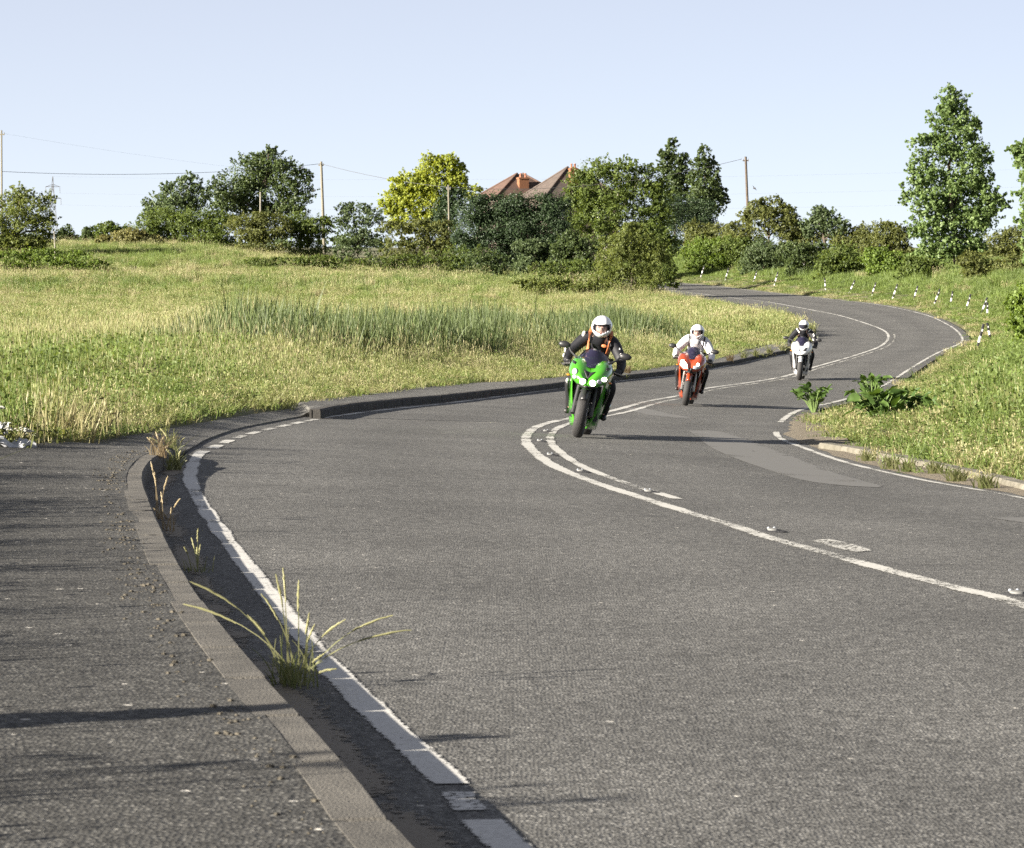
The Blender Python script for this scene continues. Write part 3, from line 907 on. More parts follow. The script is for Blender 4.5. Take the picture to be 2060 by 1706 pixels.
plant('poplar_tree', 'taller of the two dark poplars behind the broad tree', 'tree', 330,
      [(1352,305,14,28),(1345,335,22,30),(1366,340,22,34),(1352,375,30,40),(1376,372,18,40),(1362,415,36,36),(1332,320,9,18)], 'dark', 0.30, 420, base=1358, seed=10, whips=50, up=0.6)
plant('poplar_tree', 'shorter of the two dark poplars, next to the brown pole', 'tree', 325,
      [(1418,312,14,24),(1412,345,22,32),(1436,350,14,36),(1420,385,34,40),(1440,410,24,30),(1405,405,24,36),(1396,370,12,30),(1452,395,12,18)], 'dark', 0.30, 420, base=1420, seed=11, whips=50, up=0.6)
plant('hedge', 'dark flat topped hedge below the two poplars', 'hedge', 308, [(1350,430,40,34),(1390,425,36,28),(1420,428,22,28),(1360,465,46,34),(1405,462,34,34)], 'conifer', 0.18, 1100, seed=12, crown='foliage', stem='stem', inner=0.15)
plant('tree', 'ivy clad rounded tree right of the brown pole', 'tree', 262, [(1522,422,24,20),(1555,420,30,22),(1585,436,24,24),(1535,448,44,26),(1575,458,34,26),(1500,440,16,22),(1530,405,12,10)], 'olive', 0.22, 460, base=1548, seed=13, whips=20)
plant('tree', 'thin crowned grey green shrub tree above the right hedge', 'tree', 255, [(1660,446,36,24),(1680,462,32,22),(1635,458,22,20),(1650,428,18,12)], 'blue', 0.2, 260, seed=14, whips=50, shell=0.6)
for i, (bl, kd, lab) in enumerate([
    ([(1400,470,30,26),(1440,470,40,24),(1420,490,44,20)], 'olive', 'olive scrub bush behind the bright green bush'),
    ([(1480,470,30,24),(1510,480,34,26),(1500,500,40,22)], 'olive', 'dull green bush under the ivy clad tree'),
    ([(1600,470,36,26),(1630,485,40,26),(1590,495,30,24)], 'olive', 'olive bush in the hedge right of the ivy clad tree'),
    ([(1700,480,36,26),(1740,470,34,22),(1720,500,46,26)], 'olive', 'brownish bush in the hedge under the thin grey tree'),
    ([(1780,470,34,24),(1810,480,30,26),(1770,505,44,26)], 'olive', 'brownish bush in the hedge touching the tall poplar'),
    ([(2000,500,44,30),(2040,490,40,30),(2075,500,40,34),(2020,530,60,30)], 'olive', 'dull olive bush between the tall poplar and the right edge'),
    ([(2050,478,40,22),(2090,480,40,26)], 'dark', 'dark tree top low on the skyline at the right edge')]):
    plant('bush', lab, 'bush', (275, 270, 262, 255, 248, 236, 330)[i], bl, kd, 0.19, 560 if i < 6 else 150, seed=40 + i, crown='foliage', stem='stem', trunk=0.07, whips=18,
          group='bushes of the hedge behind the marker posts')
for i, (bl, kd, lab) in enumerate([
    ([(1430,505,46,30),(1400,512,30,26),(1465,505,26,26),(1440,525,50,18)], 'fresh', 'bright green bush nearest the far road'),
    ([(1535,505,36,28),(1560,520,34,24),(1510,525,26,20),(1545,532,40,14)], 'blue', 'grey green leafy bush behind the leftmost marker posts'),
    ([(1600,510,36,26),(1640,515,40,26),(1620,535,50,16)], 'dark', 'dark leaved bush beside the white stub post'),
    ([(1690,515,40,26),(1720,530,36,20),(1670,535,36,16)], 'mid', 'green bramble bush in front of the brownish hedge'),
    ([(1765,520,36,24),(1800,530,36,22),(1780,545,40,14)], 'fresh', 'fresh green bush left of the tall poplar foot'),
    ([(1850,540,40,22),(1890,550,36,16),(1830,548,30,14)], 'mid', 'low bush growing over the tall poplar foot'),
    ([(1960,530,34,24),(2000,545,40,24),(2040,540,40,30),(2010,565,50,18)], 'olive', 'sprawling rusty olive bush right of the tall poplar')]):
    plant('bush', lab, 'bush', (262, 250, 240, 230, 222, 214, 205)[i], bl, kd, 0.17, 620, seed=60 + i, crown='foliage', stem='stem', trunk=0.06, whips=16, group='bushes along the top of the far verge')
plant('poplar_tree', 'tall leafy poplar rising alone above the right hedge', 'tree', 219,
      [(1905,205,26,34),(1932,212,22,30),(1890,245,26,30),(1935,255,34,36),(1962,270,16,34),(1855,290,30,20),(1900,300,40,36),(1950,320,44,40),(1975,345,26,40),(1845,330,22,24),
       (1880,360,44,36),(1930,380,54,40),(1980,400,34,34),(1835,378,26,20),(1860,410,44,28),(1920,440,60,40),(1975,440,36,36),(2005,410,24,20),(1870,460,44,34),(1920,490,56,36),(1880,510,46,26),(1950,500,34,30),(1820,400,14,14)],
      'poplar', 0.21, 1450, base=1922, trunk=0.24, seed=15, spread=0.30, shell=0.72, inner=0.30, whips=130, per=15, aspect=0.85, up=0.1)
plant('tree', 'leafy tree cut by the right edge of the picture', 'tree', 104,
      [(2085,300,40,30),(2060,305,34,16),(2075,345,36,26),(2110,380,60,50),(2098,420,42,30),(2120,470,60,50),(2110,330,60,50),(2130,540,60,60),(2062,440,22,12)], 'poplar', 0.155, 800, base=2140, trunk=0.16, seed=16, whips=60, aspect=0.8, shell=0.6)
plant('bush', 'dark leafed bush at the right edge above the near verge', 'bush', 100,
      [(2070,610,36,36),(2060,650,34,30),(2085,640,40,50),(2075,690,40,30),(2100,600,40,40)], 'fresh', 0.12, 460, seed=17, crown='foliage', stem='stem', trunk=0.05, whips=20, aspect=0.8)
# ---- bushes of the left field edge
for i, (bl, kd, lab, Y) in enumerate([
    ([(330,445,44,26),(290,462,36,20),(370,450,36,22)], 'mid', 'dark green bush below the pale pointed tree', 286),
    ([(400,440,40,24),(440,452,40,22),(410,465,44,16)], 'mid', 'round bush left below the big dome tree', 285),
    ([(500,452,46,24),(545,450,44,26),(520,470,60,16)], 'olive', 'dull scrub bush below the big dome tree', 282),
    ([(600,448,40,24),(640,455,36,20),(620,470,46,14)], 'mid', 'scrub bush at the foot of the bare pole', 284),
    ([(260,475,36,18),(225,485,28,12),(290,485,36,14)], 'straw', 'straw yellow scrub at the left end of the bushes', 278),
    ([(800,460,40,14),(850,458,44,16),(895,460,36,16)], 'olive', 'low scrub hiding the foot of the golden tree', 266),
    ([(1145,490,30,24),(1175,500,34,24),(1130,505,30,18)], 'dark', 'dark bush in the shade under the broad tree', 236),
    ([(1480,500,36,22),(1500,525,30,20)], 'mid', 'green bush between the bright green bush and the grey green one', 258),
    ([(1065,498,36,16),(1095,500,30,14)], 'blue', 'small grey green bush at the foot of the dark hedge', 240),
    ([(1310,480,44,26),(1330,500,36,22),(1290,470,30,22)], 'mid', 'green bush under the right side of the broad tree', 228)]):
    plant('bush', lab, 'bush', Y, bl, kd, 0.18, 800, seed=80 + i, crown='foliage', stem='stem', trunk=0.06, whips=22, group='bushes along the back of the field')
plant('bush', 'big feathery green bush where the road disappears', 'bush', 207,
      [(1270,490,44,28),(1240,505,40,30),(1305,500,34,28),(1265,470,28,20),(1290,478,24,18),(1270,530,60,34),(1225,540,30,30),(1320,530,26,34),(1260,565,60,30),(1310,570,30,28),(1285,590,40,16),(1275,462,30,16)], 'light', 0.15, 1600, seed=18, crown='foliage', stem='stem', trunk=0.09, whips=80, aspect=0.4, per=15)
for i, (bl, kd, lab, Y, nn) in enumerate([
    ([(1070,572,36,12),(1120,574,44,14),(1170,574,40,16),(1100,586,50,12),(1155,592,50,12),(1205,590,36,18)], 'light', 'spreading bramble thicket left of the big feathery bush', 205, 620),
    ([(1130,540,46,14),(1180,540,36,20),(1090,540,30,12)], 'mid', 'low bush behind the bramble thicket', 222, 260),
    ([(520,528,40,11),(580,526,46,12),(640,524,50,11),(690,528,40,10),(560,538,50,8)], 'mid', 'long dark bramble ridge across the field', 243, 520),
    ([(760,527,50,11),(830,523,50,12),(880,516,46,15),(930,508,44,18),(800,534,60,8),(900,530,50,12)], 'mid', 'higher end of the bramble ridge near the dark hedge', 240, 560),
    ([(970,520,40,18),(1005,530,30,16),(985,540,30,10)], 'dark', 'dark bramble clump where the ridge meets the hedge', 232, 220),
    ([(20,525,60,18),(90,522,60,18),(160,525,50,16),(200,535,30,10),(60,540,80,10),(60,508,60,10),(130,510,50,10),(-30,520,50,20)], 'fresh', 'bank of bright nettles at the left edge of the field', 236, 800)]):
    plant('bush', lab, 'bush', Y, bl, kd, 0.15, nn, seed=100 + i, crown='foliage', stem='stem', trunk=0.03, whips=24, group='brambles and nettles across the field', limbs=3)

# ------------------------------------------------------------------ grass and reeds (instanced clumps)
SRC = bpy.data.collections.new('clump_sources')
BLADE = {
    'green': leaf_mat('blade_green', (0.080, 0.118, 0.024), (0.175, 0.235, 0.060), 0.35),
    'olive': leaf_mat('blade_olive', (0.125, 0.142, 0.044), (0.245, 0.265, 0.100), 0.35),
    'straw': leaf_mat('blade_straw', (0.190, 0.175, 0.080), (0.340, 0.310, 0.165), 0.30),
    'deep': leaf_mat('blade_deep', (0.058, 0.092, 0.020), (0.140, 0.190, 0.046), 0.35),
    'reed': leaf_mat('blade_reed', (0.036, 0.058, 0.018), (0.125, 0.160, 0.056), 0.30),
}
def blade_clump(kind, seed, n, h, rad, w, lean=0.25, heads=0.0, leafy=0.0):
    rng = np.random.default_rng(seed)
    V, Q, T = [], [], []
    a = rng.uniform(0, 2 * math.pi, n); r = rad * np.sqrt(rng.random(n))
    base = np.stack([r * np.cos(a), r * np.sin(a), np.zeros(n) - 0.02], -1)
    hh = h * (0.55 + 0.45 * rng.random(n))
    la = rng.uniform(0, 2 * math.pi, n)
    ln = np.abs(rng.normal(0, lean, n))
    d = np.stack([np.cos(la) * ln, np.sin(la) * ln], -1)
    fa = rng.uniform(0, 2 * math.pi, n)
    ww = w * rng.uniform(0.6, 1.3, n)
    sx = np.stack([np.cos(fa), np.sin(fa), np.zeros(n)], -1) * ww[:, None] * 0.5
    tint = np.clip(rng.normal(0.5, 0.24, n), 0, 1)
    pts = []
    for t in (0, 0.4, 0.75, 1.0):
        p = base.copy()
        p[:, 2] += hh * (t - 0.25 * ln * t * t)
        p[:, :2] += d * (hh * t * t)[:, None]
        pts.append(p)
    for p, k in zip(pts, (1.0, 0.85, 0.55, 0.12)):
        V += [p - sx * k, p + sx * k]
    Vv = np.stack(V, 1)                       # n, 8, 3
    idx = np.arange(n)[:, None] * 8
    Q = np.concatenate([idx + np.array([[0, 1, 3, 2]]) + 2 * s for s in range(3)], 0)
    VV = Vv.reshape(-1, 3); TT = np.repeat(tint, 8)
    m = int(n * heads)
    if m:
        k = rng.choice(n, m, replace=False)
        top = pts[3][k] + np.array([0, 0, h * 0.04])
        nn = unit(rng.normal(0, 1, (m, 3)) * np.array([1, 1, 0.1]))
        b = unit(np.cross(nn, np.array([0, 0, 1.0])))
        L = np.array([0, 0, 1.0]) * h * 0.065
        v = np.stack([top - L, top + b * w * 0.75, top + L, top - b * w * 0.75], 1).reshape(-1, 3)
        q = np.arange(4 * m).reshape(-1, 4)
        Q = np.vstack([Q, q + len(VV)]); VV = np.vstack([VV, v]); TT = np.concatenate([TT, np.full(4 * m, 0.85)])
    m = int(n * leafy)
    if m:
        P = np.stack([rng.normal(0, rad * 0.8, m), rng.normal(0, rad * 0.8, m), rng.uniform(0.15, 1.0, m) * h * 0.9], -1)
        v, q = leaf_quads(P, unit(rng.normal(0, 1, (m, 3)) + np.array([0, 0, 0.8])), np.full(m, h * 0.10), 0.6, rng)
        Q = np.vstack([Q, q + len(VV)]); VV = np.vstack([VV, v]); TT = np.concatenate([TT, np.repeat(np.clip(rng.normal(0.35, 0.2, m), 0, 1), 4)])
    o = mesh_np('clump_%s_%d' % (kind, seed), VV, Q, BLADE[kind], attrs={'tint': TT})
    COL.objects.unlink(o)
    SRC.objects.link(o)
    return o
def instancer(name, P, idx, rot, scl, sources, label=None):
    """P points carrying which clump, its turn and its size -> one object, instanced by geometry nodes"""
    me = bpy.data.meshes.new(name)
    me.vertices.add(len(P))
    me.vertices.foreach_set('co', np.asarray(P, np.float32).ravel())
    a = me.attributes.new('idx', 'INT', 'POINT'); a.data.foreach_set('value', np.asarray(idx, np.int32))
    a = me.attributes.new('rot', 'FLOAT_VECTOR', 'POINT'); a.data.foreach_set('vector', np.asarray(rot, np.float32).ravel())
    a = me.attributes.new('scl', 'FLOAT_VECTOR', 'POINT'); a.data.foreach_set('vector', np.asarray(scl, np.float32).ravel())
    o = bpy.data.objects.new(name, me)
    COL.objects.link(o)
    tag(o, label, None, None, 'stuff')
    ng = bpy.data.node_groups.new(name + '_nodes', 'GeometryNodeTree')
    ng.interface.new_socket('Geometry', in_out='INPUT', socket_type='NodeSocketGeometry')
    ng.interface.new_socket('Geometry', in_out='OUTPUT', socket_type='NodeSocketGeometry')
    N = ng.nodes.new; L = ng.links.new
    gi = N('NodeGroupInput'); go = N('NodeGroupOutput')
    join = N('GeometryNodeJoinGeometry')
    def attr(nm, ty):
        n = N('GeometryNodeInputNamedAttribute'); n.data_type = ty; n.inputs['Name'].default_value = nm
        return n
    ai, ar, as_ = attr('idx', 'INT'), attr('rot', 'FLOAT_VECTOR'), attr('scl', 'FLOAT_VECTOR')
    for k, so in enumerate(sources):
        ob = N('GeometryNodeObjectInfo'); ob.inputs['Object'].default_value = so; ob.inputs['As Instance'].default_value = True
        cmpn = N('FunctionNodeCompare'); cmpn.data_type = 'INT'; cmpn.operation = 'EQUAL'
        L(ai.outputs['Attribute'], cmpn.inputs[2]); cmpn.inputs[3].default_value = k
        ip = N('GeometryNodeInstanceOnPoints')
        L(gi.outputs[0], ip.inputs['Points']); L(cmpn.outputs[0], ip.inputs['Selection'])
        L(ob.outputs['Geometry'], ip.inputs['Instance'])
        L(ar.outputs['Attribute'], ip.inputs['Rotation']); L(as_.outputs['Attribute'], ip.inputs['Scale'])
        L(ip.outputs[0], join.inputs[0])
    L(join.outputs[0], go.inputs[0])
    md = o.modifiers.new('scatter', 'NODES')
    md.node_group = ng
    return o
SOURCES = []
KI = {}
for kind, ns in (('green', 3), ('olive', 3), ('straw', 2), ('deep', 2)):
    KI[kind] = list(range(len(SOURCES), len(SOURCES) + ns))
    for j in range(ns):
        SOURCES.append(blade_clump(kind, 10 + j, 60, 0.62, 0.24, 0.011, heads=0.10 if kind in ('olive', 'straw') else 0.0, leafy=0.9 if kind == 'deep' else 0.15))
FAR = []
KF = {}
for kind, ns in (('green', 2), ('olive', 2), ('straw', 2), ('deep', 2)):
    KF[kind] = list(range(len(FAR), len(FAR) + ns))
    for j in range(ns):
        FAR.append(blade_clump(kind, 30 + j, 110, 0.62, 0.55, 0.022, heads=0.2 if kind in ('olive', 'straw') else 0.05, leafy=0.9 if kind == 'deep' else 0.1))
def wisps(K, L, w, seed, n, rad):
    K['wisp'] = [len(L), len(L) + 1]
    for j in range(2):
        L.append(blade_clump('straw' if j else 'olive', seed + j, n, 0.95, rad, w, lean=0.20, heads=0.8))
wisps(KI, SOURCES, 0.006, 70, 20, 0.30)
wisps(KF, FAR, 0.012, 80, 34, 0.60)
def px_of(P, z):
    return CX + P[:, 0] / P[:, 1] * F, YH + (EYE - z) / P[:, 1] * F
def pick_kinds(P, z, probs, K, rng, wisp=0.25):
    """probs: (n, 4) weights for green, olive, straw, deep"""
    if probs.shape[1] == 4:
        probs = np.c_[probs, probs.sum(1) * wisp]
    c = np.cumsum(probs / probs.sum(1, keepdims=True), 1)
    k = (rng.random(len(P))[:, None] > c).sum(1).clip(0, 4)
    names = ['green', 'olive', 'straw', 'deep', 'wisp']
    out = np.zeros(len(P), int)
    for i, nme in enumerate(names):
        m = k == i
        out[m] = rng.choice(K[nme], m.sum())
    return out
def patchn(P, s, seed):
    return _noise2(P[:, 0], P[:, 1], s, seed) + 0.6 * _noise2(P[:, 0], P[:, 1], s * 0.37, seed + 50)
def scatter(name, n, y0, y1, umin, umax, K, SRCS, side, hmul, label, seed, probs_f, margin=0.25, power=1.0):
    rng = np.random.default_rng(seed)
    Y = (y0 ** power + (y1 ** power - y0 ** power) * rng.random(n)) ** (1 / power)
    X = (umin + (umax - umin) * rng.random(n)) * Y
    P = np.stack([X, Y], -1)
    info = side_info(P)
    d = np.minimum(info[0], info[1])
    keep = ~info[2] & (d > np.where((Y < 60) & (info[0] < info[1]), 0.6, 0.12))
    keep &= (info[0] < info[1]) if side == 'L' else (info[1] <= info[0])
    keep &= ~in_poly(P, FOOT_POLY)
    if side == 'R':
        keep &= (d > np.where(P[:, 1] < 50, 0.75, 0.55)) | (rng.random(n) < 0.10)
    P, d = P[keep], d[keep]
    info = tuple(a[keep] for a in info)
    z = land_z(P[:, 0], P[:, 1], info)
    ix = pick_kinds(P, z, probs_f(P, z, d, rng), K, rng, 0.35 if side == 'L' else 0.0)
    m = len(P)
    rot = np.stack([rng.normal(0, 0.10, m), rng.normal(0, 0.10, m), rng.uniform(0, 6.28, m)], -1)
    h = hmul(P, z, d, rng)
    wd = rng.uniform(0.8, 1.25, m)
    ok = h > 0.05
    return instancer(name, np.c_[P, z][ok], ix[ok], rot[ok], np.stack([wd, wd, h], -1)[ok], SRCS, label)
def field_probs(P, z, d, rng):
    x, y = px_of(P, z)
    n1 = patchn(P, 14, 21)
    w = np.stack([np.full(len(P), 0.85), np.full(len(P), 0.85), np.full(len(P), 0.18), np.full(len(P), 0.16)], -1)
    w[:, 0] *= np.exp(1.1 * n1); w[:, 1] *= np.exp(-0.2 * n1); w[:, 2] *= np.exp(-1.3 * n1)
    g = sstep(430 - x, -120, 120) * sstep(y, 690, 730) * (1 - sstep(y, 815, 850))          # lush green corner
    w[:, 0] *= 1 + 5 * g; w[:, 3] *= 1 + 5 * g; w[:, 2] *= 1 - 0.7 * g
    s = sstep(y, 545, 556) * (1 - sstep(y, 566, 585)) * (1 - sstep(x, 900, 1100))           # dry band across the field
    w[:, 2] *= 1 + 8 * s
    e = np.exp(-d / 1.5) * (P[:, 1] > 30)                                                          # dry seed heads along the footway
    w[:, 2] *= 1 + 2.0 * e; w[:, 1] *= 1 + 2.0 * e
    w = np.c_[w, w.sum(1) * 0.28 * (1 - 0.85 * g)]
    f2 = sstep(y, 562, 570) * (1 - sstep(y, 584, 596)) * (1 - sstep(x, 1000, 1150)); w[:, 3] *= 1 + 9 * f2; w[:, 0] *= 1 + 1.5 * f2
    f3 = sstep(y, 500, 506) * (1 - sstep(y, 528, 540)) * (1 - sstep(x, 380, 520)); w[:, 0] *= 1 + 6 * f3; w[:, 3] *= 1 + 6 * f3
    w[:, 2] *= 1 + 2.5 * sstep(520 - y, 0, 30)
    return w
def field_h(P, z, d, rng):
    n1 = patchn(P, 9, 33)
    h = (0.95 + 0.30 * n1) * rng.uniform(0.7, 1.25, len(P))
    _, yy = px_of(P, z)
    h *= 1 + 0.5 * sstep(yy, 562, 570) * (1 - sstep(yy, 584, 596)) - 0.35 * sstep(yy, 596, 606) * (1 - sstep(yy, 630, 650)) - 0.3 * sstep(yy, 538, 546) * (1 - sstep(yy, 556, 566))
    df = dist_line(P, fo[::3])
    h *= 0.20 + 0.80 * np.clip((df - 0.3) / 4.0, 0, 1)
    return h
scatter('field_grass', 30000, 26, 112, -0.19, 0.12, KI, SOURCES, 'L', field_h, 'rough summer grass of the field', 201, field_probs, power=1.7)
scatter('field_grass', 26000, 108, 330, -0.20, 0.10, KF, FAR, 'L', lambda P, z, d, r: field_h(P, z, d, r) * 0.95, 'rough summer grass of the field, far part', 202, field_probs, power=1.6)
def verge_probs(P, z, d, rng):
    n1 = patchn(P, 8, 61)
    near = P[:, 1] < 60
    dry = np.exp(-(d - np.where(near, 1.3, 0.5)).clip(0) / np.where(near, 0.8, 0.8))
    w = np.stack([np.full(len(P), 2.8), np.full(len(P), 0.25), np.full(len(P), 0.02), np.full(len(P), 1.1)], -1)
    w[:, 0] *= np.exp(0.6 * n1); w[:, 3] *= np.exp(0.9 * n1) * (1 + 1.0 * (P[:, 1] < 110))
    w[:, 2] += 3.4 * dry; w[:, 1] += 1.2 * dry
    w[:, 2] += 0.7 * np.exp(-((P[:, 1] - 200) / 60) ** 2) * sstep(-n1, 0, 0.8) * (d > 6)
    return w
def verge_h(P, z, d, rng):
    near = P[:, 1] < 115
    h = np.where(near, 0.28 + 0.62 * sstep(d, 0.9, 3.5), 0.22 + 0.75 * sstep(d, 3.0, 8)) * rng.uniform(0.7, 1.3, len(P))
    return h * (1 + 0.45 * patchn(P, 3, 71)).clip(0.4, 1.9)
scatter('verge_grass', 26000, 20, 118, 0.02, 0.24, KI, SOURCES, 'R', verge_h, 'grass of the near right verge', 203, verge_probs, power=1.5)
scatter('verge_grass', 17000, 112, 290, 0.02, 0.22, KF, FAR, 'R', verge_h, 'grass of the far verge behind the marker posts', 204, verge_probs, power=1.3)
# near left, out of the picture: the grass whose long shadows streak the footway
def side_probs(P, z, d, rng):
    return np.tile([0.6, 0.8, 0.4, 0.2], (len(P), 1))
scatter('roadside_grass', 2600, 4, 30, -0.62, -0.12, KI, SOURCES, 'L', lambda P, z, d, r: r.uniform(0.4, 1.15, len(P)) * (r.random(len(P)) < 0.5), 'tall grass along the back of the near footway', 205, side_probs)
# reed bed
REED = [blade_clump('reed', 50 + j, 26, 1.3, 0.50, 0.034, lean=0.22, heads=0.0, leafy=0.0) for j in range(3)]
def reeds():
    rng = np.random.default_rng(301)
    pts = []
    for (x0, x1, yb0, yb1, n) in ((290, 580, 728, 752, 200), (500, 760, 722, 756, 430), (720, 1010, 712, 750, 600), (960, 1200, 695, 736, 460), (1160, 1400, 672, 706, 260), (380, 760, 700, 725, 140), (900, 1300, 670, 690, 160)):
        px = x0 + (x1 - x0) * rng.beta(1.5, 1.5, n); py = yb0 + (yb1 - yb0) * rng.beta(1.6, 1.6, n)
        pts.append(ground_pt(px, py, 0.0))
    P = np.vstack(pts)
    nz = _noise2(P[:, 0], P[:, 1], 5.0, 5) + 0.7 * _noise2(P[:, 0], P[:, 1], 1.9, 6)
    info = side_info(P)
    keep = ~info[2] & ~in_poly(P, FOOT_POLY) & (np.minimum(info[0], info[1]) > 3.0) & (nz > -0.45 + 0.3 * rng.normal(0, 1, len(P)))
    P = P[keep]; nz = nz[keep]
    z = land_z(P[:, 0], P[:, 1])
    m = len(P)
    px, _ = px_of(P, z)
    edge = 0.55 + 0.45 * sstep(px, 300, 480) * (1 - sstep(px, 1230, 1400))
    rot = np.stack([rng.normal(0, 0.08, m), rng.normal(0, 0.08, m), rng.uniform(0, 6.28, m)], -1)
    h = rng.uniform(0.55, 1.30, m) * (0.95 + 0.45 * nz).clip(0.4, 1.5) * edge
    instancer('reeds', np.c_[P, z], rng.integers(0, 3, m), rot, np.stack([np.ones(m), np.ones(m), h], -1), REED, 'band of grey green reeds across the field')
reeds()
# ------------------------------------------------------------------ motorcycles (built facing -Y, metres) and their riders
from mathutils.bvhtree import BVHTree
M_tyre = mat('tyre_rubber', (0.022, 0.021, 0.021), 0.75, bump=0.3, bscale=60)
M_rim = mat('rim_dark', (0.035, 0.035, 0.037), 0.35, metal=0.7)
M_disc = mat('brake_steel', (0.45, 0.45, 0.46), 0.35, metal=0.9)
M_black = mat('black_plastic', (0.016, 0.016, 0.017), 0.45)
M_engine = mat('engine_metal', (0.045, 0.045, 0.048), 0.5, metal=0.5, var=0.3, scale=20)
M_fork = mat('fork_metal', (0.30, 0.29, 0.27), 0.3, metal=0.9)
M_silver = mat('silencer_steel', (0.40, 0.39, 0.38), 0.3, metal=0.9)
M_seat = mat('seat_vinyl', (0.018, 0.018, 0.018), 0.6)
M_green = mat('green_paint', (0.050, 0.245, 0.012), 0.22, coat=1.0, var=0.06, scale=30)
M_orange = mat('orange_red_paint', (0.29, 0.042, 0.012), 0.24, coat=1.0, var=0.06, scale=30)
M_white = mat('white_paint', (0.74, 0.74, 0.74), 0.22, coat=1.0)
M_lamp_off = mat('lamp_glass', (0.35, 0.37, 0.40), 0.06, spec=0.9)
M_lamp_on = emit_mat('lit_headlamp', (1.0, 0.95, 0.80), 3.2)
M_indicator = mat('amber_lens', (0.60, 0.20, 0.02), 0.2)
M_mirror = mat('mirror_glass', (0.5, 0.5, 0.52), 0.05, metal=1.0)
M_skin = mat('skin', (0.52, 0.33, 0.25), 0.55)
M_helmet = mat('helmet_white', (0.78, 0.78, 0.78), 0.18, coat=1.0)
M_pad = mat('helmet_lining', (0.02, 0.02, 0.022), 0.9)
M_jblack = mat('jacket_black', (0.011, 0.011, 0.014), 0.6, spec=0.3, bump=0.25, bscale=12)
M_jgrey = mat('jacket_pale_grey', (0.56, 0.56, 0.58), 0.75, var=0.10, scale=9, bump=0.5, bscale=14)
M_denim = mat('trousers_black', (0.010, 0.010, 0.012), 0.7, spec=0.3, bump=0.4, bscale=25)
M_strap = mat('orange_strap', (0.40, 0.13, 0.045), 0.6, var=0.15, scale=30)
M_patchw = mat('pale_leather', (0.55, 0.54, 0.52), 0.5)
M_boot = mat('boot_leather', (0.015, 0.014, 0.014), 0.45)
M_eye = mat('eye_dark', (0.03, 0.02, 0.018), 0.3)
M_lip = mat('lips', (0.42, 0.19, 0.16), 0.5)
def tinted(name, col, alpha, pane=(0.75, 0.75, 0.85)):
    m = bpy.data.materials.new(name)
    m.use_nodes = True
    nt = m.node_tree
    b = nt.nodes['Principled BSDF']
    b.inputs['Base Color'].default_value = (*col, 1)
    b.inputs['Roughness'].default_value = 0.05
    b.inputs['Specular IOR Level'].default_value = 0.6
    tr = nt.nodes.new('ShaderNodeBsdfTransparent')
    tr.inputs[0].default_value = (*pane, 1)
    mx = nt.nodes.new('ShaderNodeMixShader')
    mx.inputs[0].default_value = alpha
    nt.links.new(tr.outputs[0], mx.inputs[1])
    nt.links.new(b.outputs[0], mx.inputs[2])
    nt.links.new(mx.outputs[0], nt.nodes['Material Output'].inputs['Surface'])
    return m
M_screen = tinted('smoked_screen', (0.020, 0.018, 0.040), 0.72)
M_visor = tinted('clear_visor', (0.05, 0.05, 0.06), 0.07, (0.93, 0.93, 0.95))
M_visor_dark = tinted('dark_visor', (0.02, 0.02, 0.03), 0.9)

def sq(w, h, n=20, p=0.75, q=0.8):
    out = []
    for k in range(n):
        t = 2 * math.pi * k / n
        c, s = math.cos(t), math.sin(t)
        out.append((w * math.copysign(abs(c) ** p, c), h * math.copysign(abs(s) ** q, s)))
    return out
def loft_y(secs, n=20, p=0.75, q=0.8, chin=0.0, sad=0.0):
    """secs: (y, half width, z bottom, z top)"""
    m = MB()
    S = []
    for y, w, zb, zt in secs:
        h = (zt - zb) / 2
        S.append([(x * (1 - chin * max(0, -z / h) ** 1.3), y, (zb + zt) / 2 + z - sad * max(0, z / h) * (1 - min(1, abs(x) / w)) ** 1.5) for x, z in sq(w, h, n, p, q)])
    m.loft(S)
    return m
def sheet(fn, nu, nv):
    m = MB()
    m.add([fn(i / nu, j / nv) for j in range(nv + 1) for i in range(nu + 1)],
          [(j * (nu + 1) + i, j * (nu + 1) + i + 1, (j + 1) * (nu + 1) + i + 1, (j + 1) * (nu + 1) + i) for j in range(nv) for i in range(nu)])
    return m
def wheel(name, root, y, R, w, discs):
    wr = empty(name, (0, y, R)); wr.parent = root
    a = w / 2
    tp = [(R * 0.70, -a * 0.72), (R * 0.84, -a), (R * 0.93, -a * 0.86), (R * 0.98, -a * 0.5), (R, 0), (R * 0.98, a * 0.5), (R * 0.93, a * 0.86), (R * 0.84, a), (R * 0.70, a * 0.72)]
    MB().lathe(tp, 40, 'x', closed=True).build('tyre', M_tyre, wr)
    m = MB().lathe([(R * 0.62, -a * 0.7), (R * 0.71, -a * 0.74), (R * 0.71, a * 0.74), (R * 0.62, a * 0.7)], 32, 'x', closed=True)
    m.lathe([(R * 0.16, -a * 0.9), (R * 0.16, a * 0.9)], 14, 'x')
    for k in range(5):
        t = 2 * math.pi * k / 5 + 0.3
        d = Vector((0, math.cos(t), math.sin(t)))
        m.tube([d * R * 0.12, d * R * 0.65], [0.024, 0.016], 6)
    m.build('rim', M_rim, wr)
    for sx in discs:
        MB().lathe([(R * 0.34, sx * a * 1.05 - 0.003), (R * 0.52, sx * a * 1.05 - 0.003), (R * 0.52, sx * a * 1.05 + 0.003), (R * 0.34, sx * a * 1.05 + 0.003)], 28, 'x', closed=True).build('brake_disc', M_disc, wr)
    return wr
def bvh_of(o):
    return BVHTree.FromPolygons([v.co.copy() for v in o.data.vertices], [tuple(p.vertices) for p in o.data.polygons])
